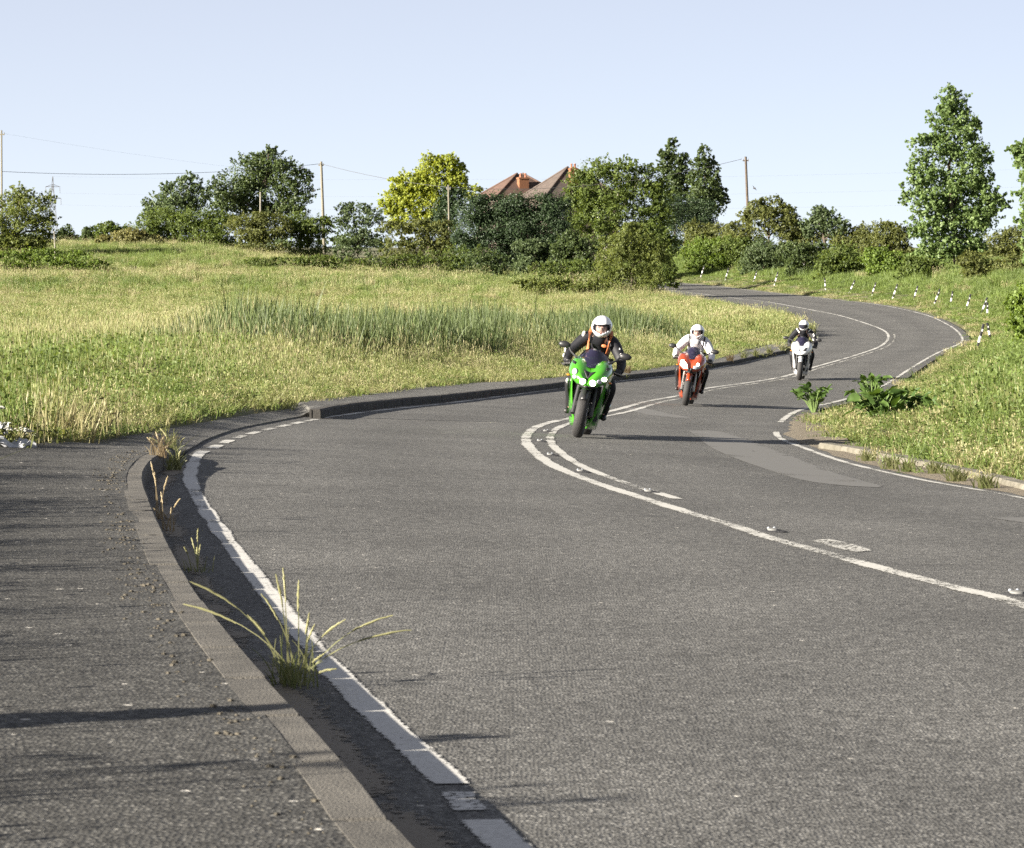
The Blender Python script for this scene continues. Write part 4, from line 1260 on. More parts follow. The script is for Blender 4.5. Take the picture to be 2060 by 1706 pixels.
def decal(name, bv, poly, material, root, lift=0.006, thick=0.012, dense=4):
    """a shaped piece let into the nose: its outline (x, z) is laid on the fairing"""
    pts = []
    n = len(poly)
    for i in range(n):
        a, b = poly[i], poly[(i + 1) % n]
        for t in range(dense):
            pts.append((a[0] + (b[0] - a[0]) * t / dense, a[1] + (b[1] - a[1]) * t / dense))
    cx = sum(p[0] for p in pts) / len(pts); cz = sum(p[1] for p in pts) / len(pts)
    V = []
    for sc in (1.0, 0.5, 0.02):
        for x, z in pts:
            X, Z = cx + (x - cx) * sc, cz + (z - cz) * sc
            hit = bv.ray_cast(Vector((X, -3, Z)), Vector((0, 1, 0)))
            y = hit[0].y if hit[0] is not None else -0.7
            V.append((X, y - lift, Z))
    k = len(pts)
    m = MB()
    m.add(V, [(r * k + i, r * k + (i + 1) % k, (r + 1) * k + (i + 1) % k, (r + 1) * k + i) for r in range(2) for i in range(k)] + [tuple(2 * k + i for i in range(k))])
    return m.build(name, material, root, solid=thick)
def disc_poly(x, z, rx, rz, n=12):
    return [(x + rx * math.cos(2 * math.pi * k / n), z + rz * math.sin(2 * math.pi * k / n)) for k in range(n)]

def motorcycle(label, P, lamps, vents, opts):
    root = empty('motorcycle', (0, 0, 0), (0, 0, 0), label, 'motorcycle')
    wheel('front_wheel', root, -0.72, 0.30, opts.get('fw', 0.13), (-1, 1))
    wheel('rear_wheel', root, 0.72, 0.315, 0.19, (1,))
    for s in (-1, 1):
        MB().tube([(s * 0.105, -0.73, 0.29), (s * 0.105, -0.62, 0.55), (s * 0.105, -0.50, 0.86)], [0.034, 0.03, 0.026], 10).build('fork_leg', M_fork if opts.get('fork') else M_black, root)
        MB().box((s * 0.118, -0.62, 0.34), (0.035, 0.10, 0.11), (0.4, 0, 0)).build('brake_caliper', M_engine, root)
    gw = 0.085
    def guard(u, v):
        t = math.radians(20 + 125 * v)
        x = (u - 0.5) * 2 * gw
        r = 0.325 - 0.045 * (abs(u - 0.5) * 2) ** 2.5
        return (x * (0.55 + 0.45 * math.sin(math.pi * min(1, v * 1.2 + 0.12))), -0.72 + r * math.cos(t), 0.30 + r * math.sin(t))
    sheet(guard, 8, 14).build('front_mudguard', P['guard'], root, solid=0.006)
    nz = opts.get('nose') or [(-1.00, 0.05, 0.665, 0.755), (-0.975, 0.12, 0.635, 0.80), (-0.925, 0.185, 0.615, 0.86), (-0.84, 0.238, 0.605, 0.93), (-0.72, 0.264, 0.605, 0.995), (-0.58, 0.274, 0.61, 1.045), (-0.46, 0.272, 0.63, 1.055), (-0.38, 0.262, 0.68, 1.03)]
    nose = loft_y(nz, 28, 0.85, 0.85, chin=0.52, sad=0.10).build('nose_fairing', P['paint'], root, angle=50)
    bv = bvh_of(nose)
    for x, z, rx, rz, lit in lamps:
        poly = disc_poly(x, z, rx, rz) if rz else [(x + a, z + b) for a, b in rx]
        decal('headlight', bv, poly, M_lamp_on if lit else M_lamp_off, root, 0.008)
    decal('chin_panel', bv, [(-0.12, 0.665), (-0.05, 0.650), (0.05, 0.650), (0.12, 0.665), (0.06, 0.628), (-0.06, 0.628)], M_black, root, 0.006)
    for poly in vents:
        decal('air_intake', bv, poly, M_black, root, 0.007)
    # windscreen
    sw = opts.get('sw', 0.175)
    def scr(u, v):
        a = (u - 0.5) * 2
        wv = sw * (1.18 - 0.35 * v ** 1.4)
        z = 0.885 + 0.235 * v - 0.045 * (a * a) * v + 0.035 * a * a * (1 - v)
        y = -0.80 + 0.34 * v ** 0.9 + 0.16 * a * a
        return (a * wv, y, z)
    sheet(scr, 10, 8).build('windscreen', M_screen, root, solid=0.004)
    # side fairings
    zl = opts.get('side_low', 0.12)
    for s in (-1, 1):
        def side(u, v, s=s):
            yf, yb = -0.74 + 0.42 * v, 0.02 + 0.20 * v
            z = 0.88 - (0.88 - zl) * v
            x = 0.268 - 0.02 * (1 - v) - 0.105 * v ** 2.2 - 0.10 * (1 - u) ** 3 * (0.3 + 0.7 * v)
            return (s * x, yf + (yb - yf) * u, z)
        sheet(side, 10, 12).build('side_fairing', P['side'], root, solid=0.012)
        def duct(u, v, s=s):
            yf = -0.50 + 0.26 * v
            return (s * (0.262 - 0.07 * v ** 2), yf + 0.16 * u, 0.66 - 0.26 * v)
        sheet(duct, 3, 4).build('side_vent', M_black, root, solid=0.02)
    loft_y([(-0.42, 0.09, 0.16, 0.26), (-0.2, 0.13, 0.13, 0.28), (0.15, 0.12, 0.14, 0.26), (0.3, 0.07, 0.17, 0.24)]).build('belly_pan', P['belly'], root)
    m = MB().box((0, -0.43, 0.52), (0.34, 0.05, 0.30), (0.15, 0, 0))
    for k in range(9):
        m.box((0, -0.462 + 0.005 * k * 0.15, 0.40 + 0.03 * k), (0.32, 0.012, 0.006))
    m.build('radiator', M_engine, root)
    m = MB().box((0, -0.12, 0.40), (0.36, 0.42, 0.34)).tube([(-0.2, -0.1, 0.36), (0.2, -0.1, 0.36)], 0.09, 14)
    for k in range(4):
        x = -0.105 + 0.07 * k
        m.tube([(x, -0.33, 0.50), (x, -0.42, 0.38), (x * 0.7, -0.36, 0.24), (x * 0.5, -0.1, 0.18)], 0.02, 8)
    m.build('engine', M_engine, root)
    loft_y([(-0.36, 0.11, 0.80, 0.98), (-0.22, 0.15, 0.72, 1.02), (-0.02, 0.155, 0.70, 0.99), (0.12, 0.10, 0.72, 0.90)]).build('fuel_tank', P['paint'], root)
    loft_y([(0.06, 0.09, 0.74, 0.83), (0.25, 0.15, 0.74, 0.83), (0.5, 0.15, 0.77, 0.87), (0.78, 0.11, 0.82, 0.92)]).build('seat', M_seat, root)
    loft_y([(0.3, 0.16, 0.66, 0.77), (0.6, 0.15, 0.71, 0.85), (0.85, 0.11, 0.77, 0.91), (1.0, 0.05, 0.83, 0.90)]).build('tail_fairing', P['paint'], root)
    m = MB()
    for s in (-1, 1):
        m.tube([(s * 0.12, 0.2, 0.40), (s * 0.13, 0.72, 0.315)], [0.04, 0.028], 8)
    m.tube([(-0.13, 0.22, 0.4), (0.13, 0.22, 0.4)], 0.04, 8)
    m.build('swingarm', M_black, root)
    for s in (-1, 1):
        MB().tube([(s * 0.17, 0.25, 0.27), (s * 0.20, 0.40, 0.32), (s * 0.21, 0.92, 0.42)], [0.035, 0.055, 0.06], 12).build('silencer', M_silver, root)
        m = MB().tube([(s * 0.14, 0.22, 0.34), (s * 0.27, 0.20, 0.335)], 0.013, 6)
        m.build('footpeg', M_engine, root)
        # mirrors
        mz, mx = opts.get('mirror', (1.10, 0.385))
        mr = empty('mirror', (0, 0, 0)); mr.parent = root
        MB().tube([(s * 0.20, -0.66, 0.97), (s * 0.29, -0.62, 1.03), (s * (mx - 0.06), -0.58, mz - 0.02)], [0.016, 0.012, 0.012], 8).build('stalk', M_black, mr)
        MB().ball((s * mx, -0.58, mz), (0.078, 0.034, 0.044), 14, 8).build('shell', M_black, mr)
        MB().ball((s * mx, -0.552, mz), (0.074, 0.012, 0.040), 14, 6).build('glass', M_mirror, mr)
        m = MB().ball((s * 0.262, -0.60, 0.74), (0.026, 0.03, 0.013), 10, 6)
        m.build('indicator', M_indicator, root)
    hb = MB().tube([(-0.36, -0.28, 0.855), (-0.25, -0.36, 0.885), (-0.12, -0.42, 0.93), (0.12, -0.42, 0.93), (0.25, -0.36, 0.885), (0.36, -0.28, 0.855)], 0.013, 8).build('handlebar', M_black, root)
    for s in (-1, 1):
        MB().tube([(s * 0.265, -0.352, 0.882), (s * 0.375, -0.268, 0.852)], 0.019, 10).build('grip', M_seat, hb)
        MB().tube([(s * 0.26, -0.38, 0.88), (s * 0.33, -0.39, 0.87), (s * 0.39, -0.34, 0.86)], [0.008, 0.006, 0.008], 6).build('lever', M_fork, hb)
    return root

def skin_obj(name, joints, edges, material, parent, sub=1, root_i=0):
    """joints: (x, y, z, radius) -> one continuous tapering surface"""
    me = bpy.data.meshes.new(name)
    me.from_pydata([j[:3] for j in joints], edges, [])
    me.materials.append(material)
    o = bpy.data.objects.new(name, me)
    COL.objects.link(o)
    o.parent = parent
    md = o.modifiers.new('skin', 'SKIN')
    md.use_smooth_shade = True
    for i, j in enumerate(joints):
        sv = me.skin_vertices[0].data[i]
        r = j[3]
        sv.radius = r if hasattr(r, '__len__') else (r, r)
        sv.use_root = (i == root_i)
    ss = o.modifiers.new('sub', 'SUBSURF')
    ss.levels = ss.render_levels = sub
    return o

def rider(label, J):
    root = empty('person', (0, 0, 0), (0, 0, 0), label, 'person')
    # skeleton
    pel, sp, ch, nk = (0, 0.36, 0.93), (0, 0.26, 1.06), (0, 0.10, 1.21), (0, -0.02, 1.31)
    hd = (0, -0.09, 1.40)
    sh, el, wr = (0.185, 0.03, 1.235), (0.335, -0.05, 1.02), (0.342, -0.262, 0.888)
    hp, kn, an, to = (0.10, 0.32, 0.90), (0.265, -0.06, 0.66), (0.215, 0.27, 0.33), (0.235, 0.09, 0.275)
    if J.get('knee'):
        kn = J['knee']
    M = lambda p, s: (p[0] * s, p[1], p[2])
    G = 1.0
    joints = [(*pel, 0.125), (*sp, 0.125), (*ch, 0.145), (*nk, 0.062), (*hd, 0.075)]
    edges = [(0, 1), (1, 2), (2, 3), (3, 4)]
    for s in (-1, 1):
        i = len(joints)
        joints += [(*M(sh, s), 0.072), (*M(el, s), 0.052), (*M(wr, s), 0.036)]
        edges += [(2, i), (i, i + 1), (i + 1, i + 2)]
        i = len(joints)
        joints += [(*M(hp, s), 0.095), (*M(kn, s), 0.066), (*M(an, s), 0.036), (*M(to, s), 0.018)]
        edges += [(0, i), (i, i + 1), (i + 1, i + 2), (i + 2, i + 3)]
    skin_obj('body', joints, edges, M_skin, root, 1)
    # jacket: torso, collar and sleeves
    k = 1.10 * J.get('bulk', 1.0)
    joints = [(pel[0], pel[1], pel[2] + 0.02, 0.135 * k), (*sp, 0.132 * k), (*ch, (0.165 * k, 0.145 * k)), (nk[0], nk[1] + 0.01, nk[2] - 0.02, 0.092 * k), (0, -0.055, nk[2] + 0.025, 0.088)]
    edges = [(0, 1), (1, 2), (2, 3), (3, 4)]
    for s in (-1, 1):
        i = len(joints)
        mid = tuple((a + b) / 2 for a, b in zip(sh, el)); mid2 = tuple((a + b) / 2 for a, b in zip(el, wr))
        joints += [(s * 0.10, 0.06, 1.245, 0.115 * k), (*M(sh, s), 0.085 * k), (*M(mid, s), 0.070 * k), (*M(el, s), 0.062 * k), (*M(mid2, s), 0.054 * k), (*M(wr, s), 0.044 * k)]
        edges += [(2, i)] + [(i + a, i + a + 1) for a in range(5)]
    skin_obj('jacket', joints, edges, J['jacket'], root, 2)
    joints = [(pel[0], pel[1], pel[2] - 0.01, 0.14)]
    edges = []
    for s in (-1, 1):
        i = len(joints)
        m1 = tuple((a + b) / 2 for a, b in zip(hp, kn)); m2 = tuple((a + b) / 2 for a, b in zip(kn, an))
        joints += [(*M(hp, s), 0.108), (*M(m1, s), 0.092), (*M(kn, s), 0.076), (*M(m2, s), 0.062), (*M(an, s), 0.052)]
        edges += [(0, i)] + [(i + a, i + a + 1) for a in range(4)]
    skin_obj('trousers', joints, edges, M_denim, root, 2)
    for s in (-1, 1):
        skin_obj('boot', [(*M((an[0] + 0.02, an[1] - 0.12, an[2] + 0.13), s), 0.066), (*M(an, s), 0.060), (*M((an[0] + 0.003, an[1] - 0.02, an[2] - 0.035), s), 0.048), (*M((to[0], to[1] + 0.07, to[2] + 0.005), s), 0.044), (*M((to[0] + 0.01, to[1] - 0.02, to[2]), s), 0.030)],
                 [(0, 1), (1, 2), (2, 3), (3, 4)], M_boot, root, 2)
        # gloved hand closed round the grip
        d = Vector((s * 0.11, 0.084, -0.030)).normalized()      # along the grip, outwards
        g0 = Vector((s * 0.320, -0.310, 0.867))
        w = Vector(M(wr, s))
        palm = g0 + Vector((0, 0.045, 0.028))
        J2 = [(*w, 0.040), (*palm, 0.040)]
        E2 = [(0, 1)]
        for q in range(4):
            b = g0 + d * (-0.036 + 0.024 * q)
            L = (0.92, 1.0, 0.96, 0.80)[q]
            i = len(J2)
            J2 += [(*(b + Vector((0, 0.006, 0.038))), 0.0125), (*(b + Vector((0, -0.030 * L, 0.022))), 0.0115), (*(b + Vector((0, -0.030 * L, -0.014))), 0.0105), (*(b + Vector((0, -0.004, -0.030 * L))), 0.0095)]
            E2 += [(1, i), (i, i + 1), (i + 1, i + 2), (i + 2, i + 3)]
        b = g0 - d * 0.048
        i = len(J2)
        J2 += [(*(b + Vector((0, 0.030, 0.000))), 0.014), (*(b + Vector((0, 0.012, -0.026))), 0.012), (*(b + Vector((0, -0.012, -0.028))), 0.0105)]
        E2 += [(1, i), (i, i + 1), (i + 1, i + 2)]
        skin_obj('glove', J2, E2, J.get('glove', M_boot), root, 1, 1)
    # helmet with open face port
    hc = Vector(J.get('head', (0, -0.12, 1.405)))
    hr = empty('helmet', hc, (math.radians(J.get('tilt', 4)), math.radians(J.get('roll', 0)), math.radians(J.get('turn', 0)))); hr.parent = root
    nu, nv = 40, 24
    def hp_(a, ph, g=1.0):
        x = 0.126 * math.sin(ph) * math.sin(a); y = -0.152 * math.sin(ph) * math.cos(a); z = 0.138 * math.cos(ph)
        if z < 0:
            f = min(1, -z / 0.138)
            if y < 0:
                y *= 1 + 0.14 * f * (1 - f) * 3; x *= 1 - 0.10 * f
            z *= 0.98
        return Vector((x * g, y * g, z * g))
    m = MB()
    V = [hp_(2 * math.pi * i / nu, math.pi * (0.02 + 0.86 * j / nv)) for j in range(nv + 1) for i in range(nu)]
    Fc = []
    port = []
    for j in range(nv):
        for i in range(nu):
            a = ((i + 0.5) / nu) * 360
            a = a - 360 if a > 180 else a
            ph = 180 * (0.02 + 0.86 * (j + 0.5) / nv)
            lim = 62 - 0.012 * (ph - 95) ** 2
            f = (j * nu + i, j * nu + (i + 1) % nu, (j + 1) * nu + (i + 1) % nu, (j + 1) * nu + i)
            if abs(a) < lim and 76 < ph < 127 - 22 * abs(a) / 62:
                continue
            Fc.append(f)
    m.add(V, Fc)
    m.build('shell', J['helmet'], hr, solid=0.012, angle=60)
    sheet(lambda u, v: hp_(math.radians(-66 + 132 * u), math.radians(74 + (52 - 20 * abs(2 * u - 1)) * v), 1.035), 14, 6).build('visor', J['visor'], hr, solid=0.003)
    # dark rim of the port and lining behind
    sheet(lambda u, v: hp_(math.radians(-68 + 136 * u), math.radians(72 + 5 * v), 1.042), 14, 1).build('visor_trim', M_black, hr, solid=0.004)
    MB().ball((0, 0.02, -0.01), (0.108, 0.125, 0.115), 16, 10).build('lining', M_pad, hr)
    # face
    fc = empty('face', hc + Vector((0, 0, 0))); fc.parent = root
    fc.rotation_euler = hr.rotation_euler
    m = MB().ball((0, -0.055, -0.02), (0.070, 0.078, 0.092), 18, 12)
    m.tube([(0, -0.128, 0.000), (0, -0.139, -0.024), (0, -0.147, -0.042), (0, -0.131, -0.052)], [0.008, 0.010, 0.013, 0.008], 8)
    m.ball((0, -0.118, -0.074), (0.026, 0.014, 0.012), 8, 6)
    for s in (-1, 1):
        m.ball((s * 0.036, -0.100, -0.034), (0.024, 0.022, 0.022), 10, 6)
        m.ball((s * 0.070, -0.045, -0.012), (0.008, 0.018, 0.03), 8, 6)
    m.build('skin_surface', M_skin, fc, angle=70)
    for s in (-1, 1):
        MB().ball((s * 0.029, -0.123, 0.000), (0.014, 0.008, 0.007), 10, 6).build('eye', M_eye, fc)
        MB().tube([(s * 0.012, -0.130, 0.017), (s * 0.030, -0.128, 0.021), (s * 0.048, -0.116, 0.016)], [0.004, 0.005, 0.003], 6).build('eyebrow', M_eye, fc)
    MB().tube([(-0.022, -0.128, -0.072), (0, -0.134, -0.071), (0.022, -0.128, -0.072)], [0.003, 0.006, 0.003], 6).build('mouth', M_lip, fc)
    for nm, parts, mt in J.get('extras', []):
        for p in parts:
            m = MB()
            if p[0] == 'tube':
                m.tube(p[1], p[2], 8, flat=p[3] if len(p) > 3 else 1.0)
            else:
                m.ball(p[1], p[2], 12, 8)
            m.build(nm, mt, root)
    return root

def place(root, px, py, lean, yaw, scale, fy=-0.72):
    g = ground_pt([px], [py])[0]
    dz = float(road_z(g[0] + 0.3, g[1] + 1.4) - road_z(g[0], g[1])) / 1.43
    root.rotation_euler = (math.atan(dz), math.radians(lean), math.radians(yaw))
    root.scale = (scale,) * 3
    z = float(road_z(g[0], g[1]))
    R = root.rotation_euler.to_matrix()
    root.location = Vector((g[0], g[1], z)) - R @ Vector((0, fy * scale, 0)) + Vector((0, 0, -0.002))
    return root

lamp_rot = lambda pts, s: [(a * s, b) for a, b in pts]
b1 = motorcycle('green sports touring motorcycle leaning through the bend, two headlights lit', {'paint': M_green, 'side': M_green, 'guard': M_black, 'belly': M_green},
    [(-0.052, 0.700, 0.036, 0.034, True), (0.072, 0.705, 0.038, 0.036, True), (-0.175, 0.80, 0.032, 0.040, False), (0.200, 0.775, 0.026, 0.026, True), (-0.165, 0.735, 0.028, 0.022, False), (0.150, 0.735, 0.030, 0.028, False)],
    [[(-0.075, 0.845), (0.0, 0.815), (0.075, 0.845), (0.025, 0.775), (0.0, 0.735), (-0.025, 0.775)], [(-0.24, 0.93), (-0.19, 0.915), (-0.20, 0.885), (-0.235, 0.90)], [(0.24, 0.93), (0.19, 0.915), (0.20, 0.885), (0.235, 0.90)]], {'fw': 0.135})
place(b1, 1160, 880, 11.5, -5, 0.93)
b2 = motorcycle('orange red sports motorcycle following behind, one big headlight lit', {'paint': M_orange, 'side': M_orange, 'guard': M_orange, 'belly': M_black},
    [(-0.115, 0.765, [(-0.075, 0.075), (-0.03, 0.085), (0.055, 0.0), (0.06, -0.06), (0.0, -0.065), (-0.075, -0.02)], 0, True), (0.130, 0.80, 0.026, 0.026, True),
     (0.115, 0.765, [(0.075, 0.02), (0.04, 0.0), (-0.055, 0.0), (-0.06, -0.05), (0.0, -0.06), (0.07, -0.03)], 0, False)],
    [[(-0.05, 0.72), (0.05, 0.72), (0.04, 0.66), (-0.04, 0.66)]], {'fork': True, 'fw': 0.125, 'mirror': (1.08, 0.40), 'sw': 0.15})
place(b2, 1378, 816, 8.5, -6, 0.96)
b3 = motorcycle('white sports motorcycle at the back of the group, headlights dark', {'paint': M_white, 'side': M_white, 'guard': M_white, 'belly': M_white},
    [(-0.12, 0.76, [(-0.07, 0.05), (0.05, -0.02), (0.06, -0.05), (-0.04, -0.03)], 0, False)],
    [[(0.03, 0.745), (0.10, 0.84), (0.145, 0.86), (0.12, 0.77)], [(-0.13, 0.665), (0.13, 0.665), (0.09, 0.635), (-0.09, 0.635)]], {'fw': 0.13, 'mirror': (1.06, 0.42), 'sw': 0.17})
place(b3, 1608, 765, 4.0, -7, 1.07)

def strap(s):
    return [('tube', [(s * 0.11, 0.14, 1.375), (s * 0.125, 0.03, 1.375), (s * 0.135, -0.055, 1.315), (s * 0.13, -0.085, 1.20), (s * 0.12, -0.05, 1.05)], [0.022] * 5, 0.45)]
p1 = rider('rider of the green motorcycle in black leathers with orange straps and white helmet', {'jacket': M_jblack, 'helmet': M_helmet, 'visor': M_visor, 'tilt': 6, 'roll': -9,
    'extras': [('rucksack_strap', strap(-1), M_strap), ('rucksack_strap', strap(1), M_strap), ('chest_panel', [('ball', (0.075, -0.092, 1.175), (0.036, 0.012, 0.022))], M_strap),
               ('shoulder_patch', [('ball', (-0.212, -0.030, 1.268), (0.022, 0.026, 0.046)), ('ball', (-0.392, -0.10, 1.04), (0.018, 0.035, 0.045)), ('ball', (-0.392, -0.19, 0.96), (0.016, 0.04, 0.028))], M_patchw),
               ('sleeve_patch', [('ball', (0.268, -0.050, 1.16), (0.024, 0.022, 0.034)), ('ball', (0.30, -0.075, 1.10), (0.018, 0.020, 0.03))], M_patchw),
               ('knee_slider', [('ball', (-0.29, -0.135, 0.66), (0.02, 0.03, 0.03))], M_patchw),
               ('rucksack', [('ball', (0, 0.28, 1.24), (0.15, 0.09, 0.20))], M_jblack)]})
p2 = rider('rider of the orange motorcycle in a pale grey jacket and white helmet', {'jacket': M_jgrey, 'helmet': M_helmet, 'visor': M_visor, 'bulk': 1.1, 'tilt': 5, 'roll': -6, 'glove': M_boot,
    'extras': [('helmet_vent', [('tube', [(-0.055, -0.232, 1.475), (0, -0.255, 1.468), (0.055, -0.232, 1.475)], [0.006, 0.009, 0.006])], M_black),
               ('jacket_trim', [('tube', [(-0.145, -0.055, 1.33), (-0.135, -0.098, 1.22), (-0.13, -0.085, 1.10)], [0.012] * 3), ('tube', [(0.155, -0.05, 1.33), (0.145, -0.098, 1.22), (0.14, -0.085, 1.10)], [0.014] * 3)], M_jblack),
               ('chest_logo', [('ball', (0.06, -0.105, 1.20), (0.016, 0.012, 0.03))], M_jblack)]})
p3 = rider('rider of the white motorcycle in a black jacket with white stripes and dark visor', {'jacket': M_jblack, 'helmet': M_helmet, 'visor': M_visor_dark, 'tilt': 10, 'turn': -12,
    'extras': [('helmet_vent', [('tube', [(-0.05, -0.03, 1.545), (0.05, -0.03, 1.545)], [0.02, 0.02])], M_black),
               ('jacket_stripe', [('tube', [(-0.185, -0.055, 1.315), (-0.13, -0.095, 1.25), (-0.10, -0.10, 1.21)], [0.016] * 3), ('tube', [(0.13, -0.10, 1.26), (0.18, -0.05, 1.31)], [0.014] * 2),
                                  ('tube', [(0.26, -0.055, 1.20), (0.285, -0.09, 1.14)], [0.022] * 2), ('tube', [(0.255, -0.115, 1.07), (0.285, -0.14, 1.03)], [0.02] * 2)], M_patchw)]})
for p, b in ((p1, b1), (p2, b2), (p3, b3)):
    p.location, p.rotation_euler, p.scale = b.location, b.rotation_euler, b.scale
# ------------------------------------------------------------------ marker posts along the far bend
M_pwhite = mat('post_white', (0.72, 0.71, 0.68), 0.6, var=0.12, scale=9)
M_pblack = mat('post_black', (0.02, 0.02, 0.022), 0.6)
M_refl = mat('post_reflector', (0.60, 0.60, 0.58), 0.25)
M_wood = mat('pole_wood', (0.17, 0.155, 0.115), 0.9, col2=(0.15, 0.135, 0.10), scale=3, bump=0.4)
M_wooddark = mat('pole_wood_dark', (0.10, 0.075, 0.055), 0.9, col2=(0.05, 0.04, 0.03), scale=3, bump=0.4)
M_wire = mat('wire', (0.06, 0.06, 0.06), 0.6)
M_steel = mat('galvanised_steel', (0.30, 0.31, 0.33), 0.5, metal=0.3)
def marker_post(px, pyb, pxt, pyt, label, dark=False):
    """foot and top of the post as pixels"""
    def zf(X, Y):
        return land_z(X, Y)
    g = ground_pt([px], [pyb], 0.02, zf, 60, 280)[0]
    Y = g[1]
    s = F / Y
    z0 = ground_at(g[0], Y)
    hgt = (pyb - pyt) / s + 0.12
    lean = 1.35 * math.atan2((pxt - px) / s, hgt)
    root = empty('marker_post', (g[0], Y, z0), (0.08, lean, 0.1), label, 'marker post', 'black and white marker posts round the far bend')
    w = 0.050
    def seg(name, a, b, m, k=1.0):
        mb = MB()
        mb.loft([[(x * w * k, y * 0.030 * k, z) for x, y in sq(1, 1, 10, 0.7, 0.7)] for z in (a, b)])
        return mb.build(name, m, root)
    seg('post', -0.25, hgt * 0.98, M_pwhite, 1.0)
    seg('foot_band', hgt * 0.10, hgt * 0.30, M_pblack, 1.04)
    seg('head_band', hgt * 0.54, hgt, M_pblack, 1.05)
    MB().box((0, -0.036, hgt * 0.76), (0.05, 0.012, hgt * 0.10)).build('reflector', M_refl, root)
    return root
posts = [
    (1410,556,1415,536,'farthest marker post, at the foot of the bright green bush'), (1459,563,1464,541,'second marker post of the far row, right of the bright green bush'),
    (1516,567,1521,547,'third marker post of the far row, before the grey green bush'), (1558,573,1563,549,'marker post below the white stub post'),
    (1661,582,1659,562,'marker post standing upright alone in the middle of the row'), (1709,588,1717,565,'strongly leaning marker post right of the lone upright one'),
    (1754,594,1760,570,'leaning marker post under the left edge of the tall poplar'), (1796,600,1803,573,'marker post below the left half of the tall poplar'),
    (1838,603,1844,577,'marker post below the trunk of the tall poplar'), (1880,611,1888,583,'marker post just right of the poplar foot'),
    (1912,614,1915,589,'broad nearly upright marker post below the rusty bush'), (1943,625,1950,594,'slender leaning marker post right of the broad upright one'),
    (1974,632,1983,600,'left one of the two crossed marker posts'), (1987,638,1986,612,'right one of the two crossed marker posts'),
    (1965,704,1975,655,'nearest and tallest marker post, at the outside of the bend'), (1993,682,1987,653,'marker post leaning backwards behind the nearest one')]
for p in posts:
    marker_post(*p)
g = ground_pt([1617], [549], 0.0, lambda X, Y: land_z(X, Y), 150, 320)[0]
r = empty('stub_post', (g[0], g[1], ground_at(*g)), (0, 0, 0), 'short white square post standing in front of the hedge', 'post')
MB().box((0, 0, 0.30), (0.24, 0.16, 0.72)).build('post', M_pwhite, r)
MB().box((0, 0, 0.69), (0.28, 0.20, 0.06)).build('cap', M_pwhite, r)

# ------------------------------------------------------------------ poles, wires, pylon
def pole(px, pyt, pyb, Y, label, m, r=0.13, lean_px=0, name='utility_pole', arm=True, armw=0.5):
    s = F / Y
    x = (px - CX) / s
    z0 = ground_at(x, Y)
    zt = EYE - (pyt - YH) / s
    root = empty(name, (x, Y, z0), (0, 0, 0), label, 'utility pole' if arm else 'pole')
    top = Vector((lean_px / s, 0, zt - z0))
    MB().tube([(0, 0, -0.5), top * 0.5, top], [r, r * 0.88, r * 0.75], 10).build('pole', m, root)
    if arm:
        MB().box(top - Vector((0, 0, 0.35)), (armw, 0.10, 0.10)).build('cross_arm', m, root)
        for sx in (-1, 1):
            MB().lathe([(0.03, 0), (0.05, 0.03), (0.03, 0.06), (0.05, 0.09), (0.02, 0.13)], 8, 'z', top + Vector((sx * armw * 0.42, 0, -0.30))).build('insulator', M_steel, root)
    return Vector((x, Y, z0)) + top
t0 = pole(4, 262, 500, 262, 'tall pale pole cut by the left edge of the picture', M_wood, 0.085, -1)
t1 = pole(653, 325, 445, 296, 'pale bare utility pole between the dome tree and the broad bush', M_wood, 0.15, -7)
t2 = pole(905, 372, 475, 268, 'thin grey pole in front of the golden tree', M_wood, 0.09, -3, armw=0.35)
t3 = pole(1508, 315, 470, 272, 'dark brown utility pole leaning left over the right hedge', M_wooddark, 0.13, -8)
MB().box(tuple(t3 + Vector((0.22, -0.12, -(460 - 315) / 23.5))), (0.22, 0.03, 0.24)).build('warning_plate', mat('yellow_plate', (0.65, 0.5, 0.05), 0.5), None)
pl = bpy.data.objects['warning_plate']
pole3 = [o for o in COL.objects if o.name.startswith('utility_pole') and abs(o.location.y - 272) < 0.1][0]
pl.data.transform(Matrix.Translation(-pole3.location)); pl.parent = pole3
t4 = pole(524, 386, 428, 291, 'short pale dead stem standing in front of the dome tree', M_palebark, 0.10, 0, 'dead_stem', False)
t5 = pole(112, 465, 496, 246, 'small grey dead stem beside the left edge tree', M_palebark, 0.06, -3, 'dead_stem', False)
tag([o for o in COL.objects if o.name.startswith('dead_stem') and o.location.x > -30][0], cat='dead tree'); tag([o for o in COL.objects if o.name.startswith('dead_stem') and o.location.x < -30][0], cat='dead tree')
def wire(a, b, sag, label, r=0.018, n=24):
    a, b = Vector(a), Vector(b)
    pts = [a.lerp(b, k / n) - Vector((0, 0, sag * 4 * (k / n) * (1 - k / n))) for k in range(n + 1)]
    o = MB().tube([p - a for p in pts], r, 5).build('overhead_wire', M_wire)
    o.location = a
    return tag(o, label, 'wire')
d = Vector((0, 0, -0.2))
wire(at(5, 345, 262), t1 + d, 0.55, 'sagging wire from the left edge pole to the bare pole')
wire(at(4, 268, 262), at(640, 352, 420), 0.4, 'faint upper wire running from the left edge pole behind the dome tree', 0.004)
wire(t1 + d, t2 + d, 0.25, 'wire from the bare pole down to the golden tree')
wire(t2 + d, t3 + d + Vector((-0.3, 0, 0)), 1.0, 'wire running past the house roofs to the dark brown pole')
